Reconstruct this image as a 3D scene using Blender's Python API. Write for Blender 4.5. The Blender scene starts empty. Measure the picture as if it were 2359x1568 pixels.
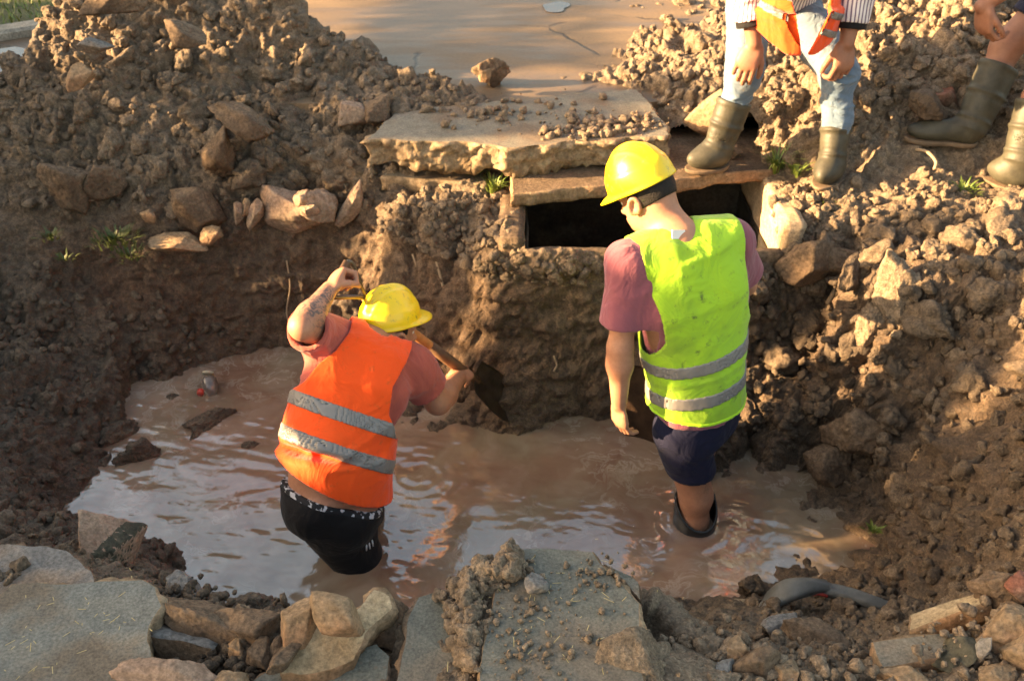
import bpy, bmesh, math, random
import numpy as np
from mathutils import Vector, Matrix, geometry

SC = bpy.context.scene
COL = SC.collection
RAD = math.radians

# ------------------------------------------------------------------ camera
CAM_Z, PITCH, FOC = 2.7, RAD(34.5), 2358.0
cam_data = bpy.data.cameras.new("camera")
cam = bpy.data.objects.new("camera", cam_data)
COL.objects.link(cam)
cam.location = (0, 0, CAM_Z)
cam.rotation_euler = (math.pi / 2 - PITCH, 0, 0)
cam_data.lens = 36.0
cam_data.sensor_width = 36.0
cam_data.clip_start = 0.05
cam_data.clip_end = 400
cam_data.dof.use_dof = True
cam_data.dof.focus_distance = 2.5
cam_data.dof.aperture_fstop = 6.3
SC.camera = cam

# ------------------------------------------------------------------ light
SUN_TRAVEL = Vector((1.0, 0.10, -0.27)).normalized()
SUN_EL = math.asin(-SUN_TRAVEL.z)
SUN_ROT = math.atan2(-SUN_TRAVEL.x, -SUN_TRAVEL.y)
world = bpy.data.worlds.new("World")
SC.world = world
world.use_nodes = True
wn = world.node_tree
sky = wn.nodes.new("ShaderNodeTexSky")
sky.sky_type = 'NISHITA'
sky.sun_disc = False
sky.sun_elevation = SUN_EL
sky.sun_rotation = SUN_ROT
sky.air_density = 1.0
sky.dust_density = 3.0
sky.ozone_density = 1.0
warm = wn.nodes.new("ShaderNodeMix")
warm.data_type = 'RGBA'
warm.blend_type = 'MULTIPLY'
warm.inputs[0].default_value = 1.0
warm.inputs[7].default_value = (1.12, 0.96, 0.76, 1)
wn.links.new(sky.outputs[0], warm.inputs[6])
wn.links.new(warm.outputs[2], wn.nodes["Background"].inputs[0])
wn.nodes["Background"].inputs[1].default_value = 0.085

sun_data = bpy.data.lights.new("sun", 'SUN')
sun_data.energy = 5.0
sun_data.angle = RAD(0.7)
sun_data.color = (1.0, 0.66, 0.33)
sun = bpy.data.objects.new("sun", sun_data)
COL.objects.link(sun)
sun.rotation_euler = SUN_TRAVEL.to_track_quat('-Z', 'Y').to_euler()

SC.view_settings.view_transform = 'Standard'
SC.view_settings.look = 'None'
SC.view_settings.exposure = 2.85
SC.view_settings.gamma = 1.0
SC.view_settings.use_curve_mapping = False
SC.render.engine = 'CYCLES'
SC.cycles.max_bounces = 6
SC.cycles.diffuse_bounces = 3
SC.cycles.glossy_bounces = 3
SC.cycles.transmission_bounces = 3
SC.cycles.caustics_reflective = False
SC.cycles.caustics_refractive = False
SC.cycles.sample_clamp_indirect = 6.0

# ------------------------------------------------------------------ survey
# The places of things were surveyed off the photograph: a sight line of the
# camera (2358 x 1568 units) met with a known height or a known distance.
_c, _s = math.cos(PITCH), math.sin(PITCH)

def sight(px, py):
    a, b = (px - 1179.0) / FOC, (784.0 - py) / FOC
    return Vector((a, _c + _s * b, -_s + _c * b))

def P(px, py, z):
    d = sight(px, py)
    t = (z - CAM_Z) / d.z
    return Vector((d.x * t, d.y * t, z))

def PY(px, py, Y):
    d = sight(px, py)
    t = Y / d.y
    return Vector((d.x * t, Y, CAM_Z + d.z * t))

# ------------------------------------------------------------------ noise
def _hash(ix, iy, iz, seed):
    h = (ix.astype(np.int64) * 73856093) ^ (iy.astype(np.int64) * 19349663) ^ (iz.astype(np.int64) * 83492791) ^ np.int64(seed * 2654435 + 977)
    h = (h & 0xffffffff).astype(np.uint32)
    h ^= h >> np.uint32(16); h *= np.uint32(0x7feb352d)
    h ^= h >> np.uint32(15); h *= np.uint32(0x846ca68b)
    h ^= h >> np.uint32(16)
    return h

def vnoise(p, freq=1.0, seed=0):
    q = p * freq
    i = np.floor(q).astype(np.int32)
    f = (q - i).astype(np.float32)
    f = f * f * f * (f * (f * 6 - 15) + 10)
    out = np.zeros(len(p), np.float32)
    for dx in (0, 1):
        wx = f[:, 0] if dx else 1 - f[:, 0]
        for dy in (0, 1):
            wy = f[:, 1] if dy else 1 - f[:, 1]
            for dz in (0, 1):
                wz = f[:, 2] if dz else 1 - f[:, 2]
                h = _hash(i[:, 0] + dx, i[:, 1] + dy, i[:, 2] + dz, seed)
                out += wx * wy * wz * (h.astype(np.float32) / 4294967295.0)
    return out * 2 - 1

def fbm(p, freq=1.0, seed=0, octs=4, gain=0.5):
    o = np.zeros(len(p), np.float32); a = 1.0
    for k in range(octs):
        o += a * vnoise(p, freq * 2.03 ** k, seed + 17 * k)
        a *= gain
    return o

def clod_noise(p, freq, seed, rmin=0.3, rmax=0.72):
    """union of randomly sized balls on a jittered lattice: 0 between, up to ~rmax on top"""
    q = (p * freq).astype(np.float32)
    i = np.floor(q).astype(np.int32)
    out = np.zeros(len(p), np.float32)
    for dx in (-1, 0, 1):
        for dy in (-1, 0, 1):
            for dz in (-1, 0, 1):
                cx, cy, cz = i[:, 0] + dx, i[:, 1] + dy, i[:, 2] + dz
                h = _hash(cx, cy, cz, seed)
                jx = (h & np.uint32(1023)).astype(np.float32) / 1023.0
                jy = ((h >> np.uint32(10)) & np.uint32(1023)).astype(np.float32) / 1023.0
                jz = ((h >> np.uint32(20)) & np.uint32(1023)).astype(np.float32) / 1023.0
                r = rmin + (rmax - rmin) * ((h >> np.uint32(5)) & np.uint32(255)).astype(np.float32) / 255.0
                d2 = (q[:, 0] - cx - jx) ** 2 + (q[:, 1] - cy - jy) ** 2 + (q[:, 2] - cz - jz) ** 2
                v = np.sqrt(np.maximum(r * r - d2, 0))
                np.maximum(out, v, out)
    return out

def block_noise(p, freq, seed):
    """broken lumps: a level per cell, with a crack between cells; also returns a tilt inside the cell"""
    q = (p * freq).astype(np.float32); i = np.floor(q).astype(np.int32)
    d1 = np.full(len(p), 9, np.float32); d2 = d1.copy(); val = np.zeros(len(p), np.float32)
    for dx in (-1, 0, 1):
        for dy in (-1, 0, 1):
            for dz in (-1, 0, 1):
                cx, cy, cz = i[:, 0] + dx, i[:, 1] + dy, i[:, 2] + dz
                h = _hash(cx, cy, cz, seed)
                jx = (h & np.uint32(1023)).astype(np.float32) / 1023.0; jy = ((h >> np.uint32(10)) & np.uint32(1023)).astype(np.float32) / 1023.0; jz = ((h >> np.uint32(20)) & np.uint32(1023)).astype(np.float32) / 1023.0
                ex, ey, ez = q[:, 0] - cx - jx, q[:, 1] - cy - jy, q[:, 2] - cz - jz
                d = np.sqrt(ex * ex + ey * ey + ez * ez)
                v = jx * 1.3 - .3 + (ex * (jy - .5) + ey * (jz - .5) + ez * (jx - .5)) * 1.6
                m = d < d1
                d2 = np.where(m, d1, np.minimum(d2, d)); val = np.where(m, v, val); d1 = np.where(m, d, d1)
    return val * np.clip((d2 - d1) * 4.0, 0, 1)

# ------------------------------------------------------------------ materials
def new_mat(name):
    m = bpy.data.materials.new(name)
    m.use_nodes = True
    nt = m.node_tree
    b = nt.nodes["Principled BSDF"]
    return m, nt, b

class NB:
    """small helper to wire shader nodes"""
    def __init__(s, nt): s.nt = nt
    def n(s, t, **kw):
        x = s.nt.nodes.new(t)
        for k, v in kw.items(): setattr(x, k, v)
        return x
    def l(s, a, b): s.nt.links.new(a, b)
    def coord(s): return s.n("ShaderNodeTexCoord").outputs["Object"]
    def noise(s, co, scale, detail=5, rough=0.6, dist=0.0, out=0):
        x = s.n("ShaderNodeTexNoise")
        x.inputs["Scale"].default_value = scale
        x.inputs["Detail"].default_value = detail
        x.inputs["Roughness"].default_value = rough
        x.inputs["Distortion"].default_value = dist
        if co is not None: s.l(co, x.inputs["Vector"])
        return x.outputs[out]
    def voro(s, co, scale, feature='F1', out="Distance"):
        x = s.n("ShaderNodeTexVoronoi", feature=feature)
        x.inputs["Scale"].default_value = scale
        s.l(co, x.inputs["Vector"])
        return x.outputs[out]
    def ramp(s, fac, stops, interp='LINEAR'):
        x = s.n("ShaderNodeValToRGB")
        r = x.color_ramp
        r.interpolation = interp
        while len(r.elements) < len(stops): r.elements.new(0.5)
        for e, (p, c) in zip(r.elements, stops):
            e.position = p
            e.color = (c, c, c, 1) if isinstance(c, (int, float)) else (*c, 1)
        s.l(fac, x.inputs[0])
        return x.outputs[0]
    def mix(s, fac, a, b, blend='MIX'):
        x = s.n("ShaderNodeMix", data_type='RGBA', blend_type=blend)
        for sock, v in ((x.inputs[0], fac), (x.inputs[6], a), (x.inputs[7], b)):
            if isinstance(v, (int, float)): sock.default_value = v
            elif isinstance(v, tuple): sock.default_value = (*v, 1)
            else: s.l(v, sock)
        return x.outputs[2]
    def math(s, op, a, b=0.0, clamp=False):
        x = s.n("ShaderNodeMath", operation=op)
        x.use_clamp = clamp
        for sock, v in ((x.inputs[0], a), (x.inputs[1], b)):
            if isinstance(v, (int, float)): sock.default_value = v
            else: s.l(v, sock)
        return x.outputs[0]
    def attr(s, name):
        x = s.n("ShaderNodeAttribute"); x.attribute_name = name
        return x.outputs["Fac"]
    def bump(s, h, strength, dist, normal=None):
        x = s.n("ShaderNodeBump")
        x.inputs["Strength"].default_value = strength
        x.inputs["Distance"].default_value = dist
        s.l(h, x.inputs["Height"])
        if normal is not None: s.l(normal, x.inputs["Normal"])
        return x.outputs[0]

def soil_mat(name, use_attr=True, tint=(1, 1, 1), dryness=0.5):
    m, nt, b = new_mat(name)
    k = NB(nt); co = k.coord()
    n1 = k.noise(co, 3.0, 8, 0.65)
    n2 = k.noise(co, 22.0, 6, 0.7)
    n3 = k.noise(co, 140.0, 3, 0.6)
    T = lambda c: tuple(x * t for x, t in zip(c, tint))
    wet = k.ramp(n2, [(0.30, T((0.042, 0.028, 0.017))), (0.55, T((0.092, 0.064, 0.040))), (0.75, T((0.155, 0.112, 0.072)))])
    dry = k.ramp(n2, [(0.25, T((0.115, 0.080, 0.050))), (0.50, T((0.225, 0.162, 0.104))), (0.78, T((0.35, 0.262, 0.175)))])
    if use_attr:
        d = k.attr("dry")
    else:
        v = k.n("ShaderNodeValue"); v.outputs[0].default_value = dryness; d = v.outputs[0]
    d2 = k.math('ADD', d, k.math('MULTIPLY', k.math('SUBTRACT', n1, 0.5), 0.9), True)
    c = k.mix(d2, wet, dry)
    if use_attr:
        rr = k.attr("red")
        red = k.ramp(n2, [(0.3, (0.048, 0.020, 0.009)), (0.7, (0.145, 0.068, 0.030))])
        c = k.mix(k.math('MULTIPLY', rr, k.ramp(n1, [(0.3, 0.25), (0.6, 1.0)])), c, red)
    c = k.mix(0.8, c, k.ramp(n3, [(0.28, 0.45), (0.5, 1.0), (0.72, 1.6)]), 'MULTIPLY')
    n4 = k.noise(co, 55.0, 5, 0.75)
    c = k.mix(0.75, c, k.ramp(n4, [(0.32, 0.50), (0.5, 1.0), (0.68, 1.5)]), 'MULTIPLY')
    nt.links.new(c, b.inputs["Base Color"])
    w = k.math('SUBTRACT', k.ramp(k.noise(co, 7.0, 4), [(0.35, 1.0), (0.62, 0.0)]), k.math('MULTIPLY', d, 0.75), True)
    nt.links.new(k.math('SUBTRACT', 0.88, k.math('MULTIPLY', w, 0.50)), b.inputs["Roughness"])
    b.inputs["Specular IOR Level"].default_value = 0.5
    h = k.math('ADD', k.math('ADD', k.math('MULTIPLY', n2, 1.0), k.math('MULTIPLY', n3, 0.4)), k.math('MULTIPLY', n4, 0.6))
    nt.links.new(k.bump(h, 0.95, 0.018), b.inputs["Normal"])
    return m

def stone_mat(name, c1, c2, scale=9.0, grain=90.0, rough=0.85, stain=None, bump=0.5, flecks=None):
    m, nt, b = new_mat(name)
    k = NB(nt); co = k.coord()
    n1 = k.noise(co, scale, 8, 0.65)
    n2 = k.noise(co, grain, 5, 0.7)
    n0 = k.noise(co, 3.3, 5, 0.6)
    c = k.ramp(n1, [(0.3, c1), (0.68, c2)])
    if stain:
        c = k.mix(k.ramp(n0, [(0.47, 0.0), (0.60, 0.85)]), c, stain)
    c = k.mix(0.85, c, k.ramp(n2, [(0.28, 0.40), (0.5, 1.0), (0.72, 1.55)]), 'MULTIPLY')
    c = k.mix(0.6, c, k.ramp(k.noise(co, 27.0, 6, 0.75), [(0.32, 0.5), (0.5, 1.0), (0.68, 1.4)]), 'MULTIPLY')
    if flecks:
        c = k.mix(k.ramp(k.voro(co, 26.0), [(0.10, 1.0), (0.17, 0.0)]), c, flecks)
    nt.links.new(c, b.inputs["Base Color"])
    b.inputs["Roughness"].default_value = rough
    b.inputs["Specular IOR Level"].default_value = 0.3
    h = k.math('ADD', n1, k.math('MULTIPLY', n2, 0.5))
    nt.links.new(k.bump(h, bump, 0.01), b.inputs["Normal"])
    return m

def plain_mat(name, col, rough=0.5, spec=0.5, metal=0.0, noise=0.0, nscale=20.0, bump=0.0, bscale=60.0):
    m, nt, b = new_mat(name)
    k = NB(nt); co = k.coord()
    if noise:
        c = k.mix(noise, col, k.ramp(k.noise(co, nscale, 6, 0.65), [(0.3, 0.35), (0.7, 1.5)]), 'MULTIPLY')
        nt.links.new(c, b.inputs["Base Color"])
    else:
        b.inputs["Base Color"].default_value = (*col, 1)
    b.inputs["Roughness"].default_value = rough
    b.inputs["Specular IOR Level"].default_value = spec
    b.inputs["Metallic"].default_value = metal
    if bump:
        nt.links.new(k.bump(k.noise(co, bscale, 4), bump, 0.004), b.inputs["Normal"])
    return m

# ------------------------------------------------------------------ mesh helpers
def mesh_np(name, V, F, mat=None, parent=None, smooth=True, attrs=None):
    """object from vertex array and quad (or tri) index array"""
    V = np.asarray(V, np.float32); F = np.asarray(F, np.int32)
    me = bpy.data.meshes.new(name)
    me.vertices.add(len(V)); me.vertices.foreach_set("co", V.ravel())
    k = F.shape[1]
    me.loops.add(F.size); me.loops.foreach_set("vertex_index", F.ravel())
    me.polygons.add(len(F))
    me.polygons.foreach_set("loop_start", np.arange(0, F.size, k, dtype=np.int32))
    me.update(calc_edges=True)
    me.validate()
    me.polygons.foreach_set("use_smooth", np.full(len(me.polygons), smooth, bool))
    for an, av in (attrs or {}).items():
        a = me.attributes.new(an, 'FLOAT', 'POINT')
        a.data.foreach_set("value", np.asarray(av, np.float32))
    if mat: me.materials.append(mat)
    o = bpy.data.objects.new(name, me)
    COL.objects.link(o)
    if parent is not None: o.parent = parent
    return o

def obj_bm(name, bm, mat=None, parent=None, smooth=True):
    me = bpy.data.meshes.new(name)
    bm.normal_update(); bm.to_mesh(me); bm.free()
    for p in me.polygons: p.use_smooth = smooth
    if mat: me.materials.append(mat)
    o = bpy.data.objects.new(name, me)
    COL.objects.link(o)
    if parent is not None: o.parent = parent
    return o

def tag(o, label=None, cat=None, group=None, kind=None):
    if label: o["label"] = label
    if cat: o["category"] = cat
    if group: o["group"] = group
    if kind: o["kind"] = kind
    return o

def empty(name, loc, label=None, cat=None, group=None):
    o = bpy.data.objects.new(name, None)
    COL.objects.link(o); o.location = loc
    return tag(o, label, cat, group)

def rebase(o, loc):
    """move the origin of a mesh built in world space to loc"""
    loc = Vector(loc)
    o.data.transform(Matrix.Translation(-loc)); o.location = loc
    return o

_ICO = {}
def ico(sub):
    if sub not in _ICO:
        bm = bmesh.new(); bmesh.ops.create_icosphere(bm, subdivisions=sub, radius=1.0)
        V = np.array([v.co[:] for v in bm.verts], np.float32)
        bm.faces.ensure_lookup_table()
        F = np.array([[v.index for v in f.verts] for f in bm.faces], np.int32)
        bm.free(); _ICO[sub] = (V, F)
    return _ICO[sub]

def tube_np(pts, rad, n=10, caps=True):
    pts = [Vector(p) for p in pts]
    if isinstance(rad, (int, float)): rad = [rad] * len(pts)
    V, F = [], []
    t0 = (pts[1] - pts[0]).normalized()
    u = t0.orthogonal().normalized()
    for i, p in enumerate(pts):
        t = (pts[min(i + 1, len(pts) - 1)] - pts[max(i - 1, 0)]).normalized()
        u = (u - t * u.dot(t)).normalized(); w = t.cross(u)
        for j in range(n):
            a = 2 * math.pi * j / n
            V.append(p + (u * math.cos(a) + w * math.sin(a)) * rad[i])
    for i in range(len(pts) - 1):
        for j in range(n):
            a, b2 = i * n + j, i * n + (j + 1) % n
            F.append((a, b2, b2 + n, a + n))
    if caps:
        for i, p in ((0, pts[0]), (len(pts) - 1, pts[-1])):
            c = len(V); V.append(p)
            for j in range(n):
                a, b2 = i * n + j, i * n + (j + 1) % n
                F.append((b2, a, c, c) if i == 0 else (a, b2, c, c))
    return V, F

def tube(name, pts, rad, mat, parent=None, n=10):
    V, F = tube_np(pts, rad, n)
    bm = bmesh.new()
    vs = [bm.verts.new(v) for v in V]
    for f in F:
        q = []
        for i in f:
            if vs[i] not in q: q.append(vs[i])
        try: bm.faces.new(q)
        except ValueError: pass
    return obj_bm(name, bm, mat, parent)

def spline(pts, n=8):
    """Catmull-Rom through pts"""
    P_ = [Vector(p) for p in pts]
    P_ = [P_[0] * 2 - P_[1]] + P_ + [P_[-1] * 2 - P_[-2]]
    out = []
    for i in range(1, len(P_) - 2):
        for j in range(n):
            t = j / n
            a, b2, c, d = P_[i - 1], P_[i], P_[i + 1], P_[i + 2]
            out.append(0.5 * ((2 * b2) + (c - a) * t + (2 * a - 5 * b2 + 4 * c - d) * t * t + (3 * b2 - a - 3 * c + d) * t ** 3))
    out.append(P_[-2])
    return out

# ================================================================== GROUND
# control points: (point, clod amount, dryness, redness)
CP = []
def T(px, py, z, rough=0.6, dry=0.4, red=0.0): CP.append((P(px, py, z), rough, dry, red))
def TY(px, py, Y, rough=0.6, dry=0.4, red=0.0): CP.append((PY(px, py, Y), rough, dry, red))
def W(x, y, z, rough=0.6, dry=0.4, red=0.0): CP.append((Vector((x, y, z)), rough, dry, red))

# --- shoreline of the pool (z = 0)
for px, py, r in [(165, 1172, .5), (205, 1110, .6), (185, 1062, .6), (300, 965, .6), (372, 880, .6), (480, 832, .25), (600, 810, .2),
                  (700, 797, .2), (800, 812, .3), (900, 862, .4), (945, 962, .5), (1020, 972, .5), (1130, 988, .5), (1200, 992, .4),
                  (1290, 958, .3), (1390, 962, .3), (1480, 985, .5), (1560, 1052, .6), (1640, 1082, .6), (1700, 1105, .6),
                  (1850, 1150, .6), (1925, 1228, .6), (1965, 1292, .5), (1925, 1325, .5), (1800, 1350, .4), (1700, 1368, .3),
                  (1560, 1388, .2), (1470, 1392, .2)]:
    T(px, py, 0.0, r, .15, 0.1)
# --- pool bed
for px, py in [(500, 1000), (700, 1100), (1000, 1100), (1300, 1100), (1500, 1200), (1780, 1230), (1300, 1250), (600, 1250), (420, 1150),
               (360, 1060), (700, 950), (850, 960), (1680, 1200), (1050, 1060), (1400, 1050), (1620, 1290), (1200, 1350)]:
    T(px, py, -0.35, .1, .1)
for x, y in [(-.2, 2.3), (.3, 2.25), (-.65, 2.3), (-.45, 2.15), (0, 2.15)]: W(x, y, -.35, .1, .1)
# --- left mud flat
for px, py, z in [(-120, 765, .34), (0, 765, .27), (150, 785, .2), (300, 812, .10), (0, 880, .27), (150, 900, .18), (280, 905, .08), (0, 1000, .22),
                  (130, 1000, .13), (200, 1000, .07), (0, 1090, .22), (110, 1085, .10), (-150, 1000, .4), (0, 1190, .36), (100, 1160, .14), (-200, 1250, .6)]:
    T(px, py, z, .9, .02)
# --- foot and brow of the far left bank
for px, py, z in [(100, 700, .36), (250, 745, .24)]: T(px, py, z, .5, .2, .2)
for px, py, Y in [(-150, 470, 4.1), (0, 492, 4.05), (100, 520, 4.0), (200, 535, 3.97), (350, 575, 3.93), (440, 560, 3.95), (530, 545, 3.97),
                  (620, 535, 3.98), (720, 545, 3.98), (800, 515, 3.97), (870, 480, 3.90)]:
    TY(px, py, Y, .55, .4, .3)
for px, py, Y in [(350, 690, 3.83), (430, 690, 3.88), (520, 690, 3.91), (620, 680, 3.92), (700, 685, 3.93), (780, 690, 3.92), (860, 690, 3.86), (200, 640, 3.92), (270, 670, 3.87)]:
    TY(px, py, Y, .35, .02, .9)
# --- corner between bank and chamber
for px, py, Y in [(920, 520, 3.80), (1000, 545, 3.70), (1075, 565, 3.60), (950, 640, 3.76), (1040, 660, 3.66)]:
    TY(px, py, Y, .25, .45, .3)
for px, py, Y in [(940, 720, 3.72), (1000, 720, 3.62), (1110, 720, 3.47), (960, 830, 3.68), (1060, 830, 3.50), (1120, 880, 3.42), (1000, 910, 3.52)]:
    TY(px, py, Y, .8, .05, .9)
# --- chamber front face
for px, py, Y in [(1116, 592, 3.49), (1180, 592, 3.465), (1240, 592, 3.46), (1300, 592, 3.46), (1360, 594, 3.46), (1420, 596, 3.46), (1480, 598, 3.46), (1540, 598, 3.46), (1600, 598, 3.46), (1660, 594, 3.46), (1730, 590, 3.46)]:
    TY(px, py, Y, .45, .75, .1)
for px, py, Y in [(1135, 700, 3.45), (1200, 700, 3.432), (1270, 700, 3.43), (1340, 700, 3.43), (1410, 700, 3.43), (1480, 700, 3.43), (1550, 700, 3.43), (1620, 700, 3.43), (1700, 700, 3.43)]:
    TY(px, py, Y, .22, .30, .75)
for px, py, Y in [(1175, 800, 3.41), (1240, 830, 3.40), (1320, 850, 3.395), (1400, 850, 3.395), (1480, 850, 3.39), (1560, 850, 3.39), (1640, 850, 3.39)]:
    TY(px, py, Y, .3, .12, .95)
for px, py, z in [(1620, 980, .12), (1560, 1000, .06)]: T(px, py, z, .6, .2, .2)
# rim of chamber front wall, and left side of it
for px in (1240, 1400, 1550, 1700): TY(px, 582, 3.482, .4, .7)
for x, y, z in [(-.02, 3.55, .75), (-.02, 3.75, .76), (-.03, 3.95, .77), (-.15, 3.62, .72), (-.2, 3.8, .73)]: W(x, y, z, .35, .75)
# --- ground between bank brow and slab
for px, py, z in [(870, 430, .71), (960, 425, .75), (1060, 430, .77), (1140, 440, .77), (980, 470, .73), (1090, 500, .73), (1150, 520, .73), (900, 395, .76)]:
    T(px, py, z, .5, .6)
for x, y, z in [(-.3, 4.1, .80), (.1, 4.2, .78), (.6, 4.2, .78), (1.0, 4.2, .78), (.1, 4.45, .86), (.6, 4.5, .88), (-.45, 4.05, .8),
                (1.02, 3.9, .77), (.5, 3.9, .76), (.1, 3.9, .76)]: W(x, y, z, .25, .6)
# --- left spoil heap
for px, py, Y in [(1095, 218, 4.45), (1000, 190, 4.60), (930, 170, 4.68), (860, 145, 4.78), (760, 75, 4.88), (640, -5, 4.93), (500, -60, 4.98), (380, -85, 5.0),
                  (250, -60, 4.98), (120, 0, 4.9), (66, 125, 4.70), (5, 235, 4.48), (-130, 350, 4.28)]:
    TY(px, py, Y, 1.0, .58)
for px, py, Y in [(450, 340, 4.22), (300, 400, 4.12), (600, 380, 4.16), (700, 330, 4.25), (800, 340, 4.14), (560, 250, 4.42), (350, 200, 4.52), (250, 90, 4.73),
                  (700, 160, 4.62), (820, 260, 4.36), (150, 250, 4.42), (100, 380, 4.15), (930, 260, 4.30), (850, 350, 4.08), (470, 100, 4.72)]:
    TY(px, py, Y, 1.0, .58)
for x, y, z in [(-.2, 4.72, .86), (-.55, 5.0, .85), (-1.05, 5.3, .86), (-1.6, 5.5, .86), (-2.2, 5.3, .86), (-2.42, 4.85, .87), (-2.6, 4.6, .86), (-2.85, 4.35, .85), (-1.7, 5.2, 1.25)]:
    W(x, y, z, .35, .45)
# --- right spoil heap
for px, py, z in [(1440, 195, .955), (1500, 205, .96), (1560, 255, .93), (1600, 330, .87), (1700, 345, .86), (1770, 345, .86)]: T(px, py, z, .9, .8)
for px, py, Y in [(1500, 150, 4.8), (1600, 100, 4.95), (1700, 50, 5.05), (1850, -20, 5.15), (1850, 130, 4.6), (1720, 160, 4.6), (1750, 260, 4.22),
                  (1860, 290, 4.1), (1990, 200, 4.3), (2000, 0, 4.9), (2000, -90, 5.25), (2200, 0, 4.72), (2200, -90, 5.2), (2190, 140, 4.38), (2358, 100, 4.5),
                  (2358, -60, 5.1), (2450, 200, 4.4), (1960, 330, 4.08), (2050, 270, 4.18)]:
    TY(px, py, Y, 1.1, .95)
for x, y, z in [(.8, 5.5, .92), (1.4, 5.9, .95), (2.0, 6.1, 1.0), (2.7, 6.1, 1.0), (2.6, 5.2, 1.4), (2.9, 4.4, 1.25)]: W(x, y, z, .9, .9)
# --- right bank: where the two men stand
for px, py, z in [(1850, 400, .845), (1900, 425, .845), (1960, 410, .85), (2090, 325, .945), (2190, 330, .95), (2280, 335, .96), (2050, 380, .88), (2120, 430, .86),
                  (2220, 410, .86), (2310, 415, .86), (2400, 420, .9), (1780, 440, .80), (2358, 330, .98)]:
    T(px, py, z, .45, .75)
for px, py, Y in [(1830, 470, 3.72), (1815, 540, 3.50), (1900, 490, 3.66), (2000, 500, 3.62), (2100, 510, 3.58), (2230, 500, 3.55), (2358, 500, 3.5)]:
    TY(px, py, Y, .55, .6, .05)
for x, y, z in [(1.09, 3.535, .69), (1.22, 3.56, .74), (1.2, 3.7, .78), (1.2, 3.9, .8)]: W(x, y, z, .4, .6)
# --- right slope
for px, py, z in [(1790, 600, .66), (1780, 700, .50), (1770, 800, .34), (1740, 900, .20), (1700, 1000, .10), (1900, 600, .66), (1900, 720, .48), (1880, 820, .34),
                  (1860, 930, .22), (1800, 1020, .12), (1950, 1060, .10), (2000, 640, .72), (2020, 760, .58), (2000, 860, .45), (1960, 950, .26), (2150, 640, .80),
                  (2150, 780, .62), (2150, 880, .52), (2120, 980, .34), (2080, 1080, .22), (2040, 1180, .12), (2000, 1280, .06), (2358, 640, .88), (2358, 800, .78),
                  (2300, 900, .64), (2280, 1010, .52), (2250, 1120, .42), (2180, 1220, .30), (2110, 1280, .20), (2420, 1000, .80), (2420, 1200, .8), (2300, 1250, .55),
                  (2060, 1330, .18), (2200, 1330, .42), (2358, 1340, .66)]:
    T(px, py, z, 1.15, .10, .25)  # low dryness: wet soil, with the slope's shade also put into the tone
# --- near right bank
for px, py, z in [(1500, 1420, .10), (1620, 1420, .16), (1750, 1410, .14), (1850, 1400, .14), (1950, 1400, .20), (2050, 1410, .28), (1490, 1480, .60), (1600, 1470, .50),
                  (1700, 1465, .46), (1800, 1470, .46), (1900, 1470, .32), (2000, 1470, .36), (2120, 1440, .40), (2250, 1440, .50), (2358, 1450, .62), (2100, 1520, .55)]:
    T(px, py, z, .35, .5)
for px, py, z in [(1500, 1560, .70), (1700, 1540, .66), (1850, 1540, .62), (2000, 1560, .64), (2200, 1560, .64), (2400, 1560, .7), (1400, 1640, .72), (1800, 1640, .68),
                  (2300, 1640, .68), (1000, 1640, .72), (600, 1640, .70), (200, 1640, .70), (-200, 1640, .7)]:
    T(px, py, z, .5, .55)
# --- near centre (under the paving) and near left
for x, y, z in [(-.15, 1.78, .70), (.0, 1.80, .72), (.2, 1.80, .72), (.38, 1.76, .70), (-.1, 1.95, -.1), (.1, 1.97, -.1), (.32, 1.95, -.1), (-.25, 1.72, .68), (.43, 1.95, .0),
                (-.3, 1.85, .45), (-.45, 1.85, .5), (-.6, 1.83, .5), (-.4, 2.02, -.2), (-.6, 2.0, -.15)]: W(x, y, z, .4, .35)
for px, py, z in [(0, 1340, .66), (200, 1330, .60), (330, 1345, .60), (0, 1275, .48), (100, 1250, .40), (200, 1238, .30), (260, 1262, .26), (310, 1300, .32), (400, 1372, .42), (470, 1425, .42),
                  (500, 1445, .44), (560, 1440, .45), (430, 1445, .54), (650, 1420, .52), (800, 1420, .54), (900, 1400, .5), (500, 1500, .62), (700, 1500, .64), (900, 1500, .66)]:
    T(px, py, z, .6, .25, .1)
for x, y, z in [(-.62, 2.1, -.15), (-.75, 2.2, -.15), (-.95, 2.4, -.12)]: W(x, y, z, .3, .2)
# --- outer frame
X0, X1, Y0, Y1 = -3.4, 3.2, 0.9, 6.6
for x in np.linspace(X0, X1, 9):
    W(float(x), Y0, .70, .4, .5); W(float(x), Y1, .90, .2, .5)
for y in (1.5, 2.1): W(X0, y, .70, .5, .4); W(X1, y, .80, .5, .6)
for y in (2.8, 3.5, 4.2): W(X0, y, .80, .6, .4); W(X1, y, 1.0, .7, .7)
for y in (5.0, 5.8): W(X0, y, .90, .4, .4); W(X1, y, 1.0, .7, .7)

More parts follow.
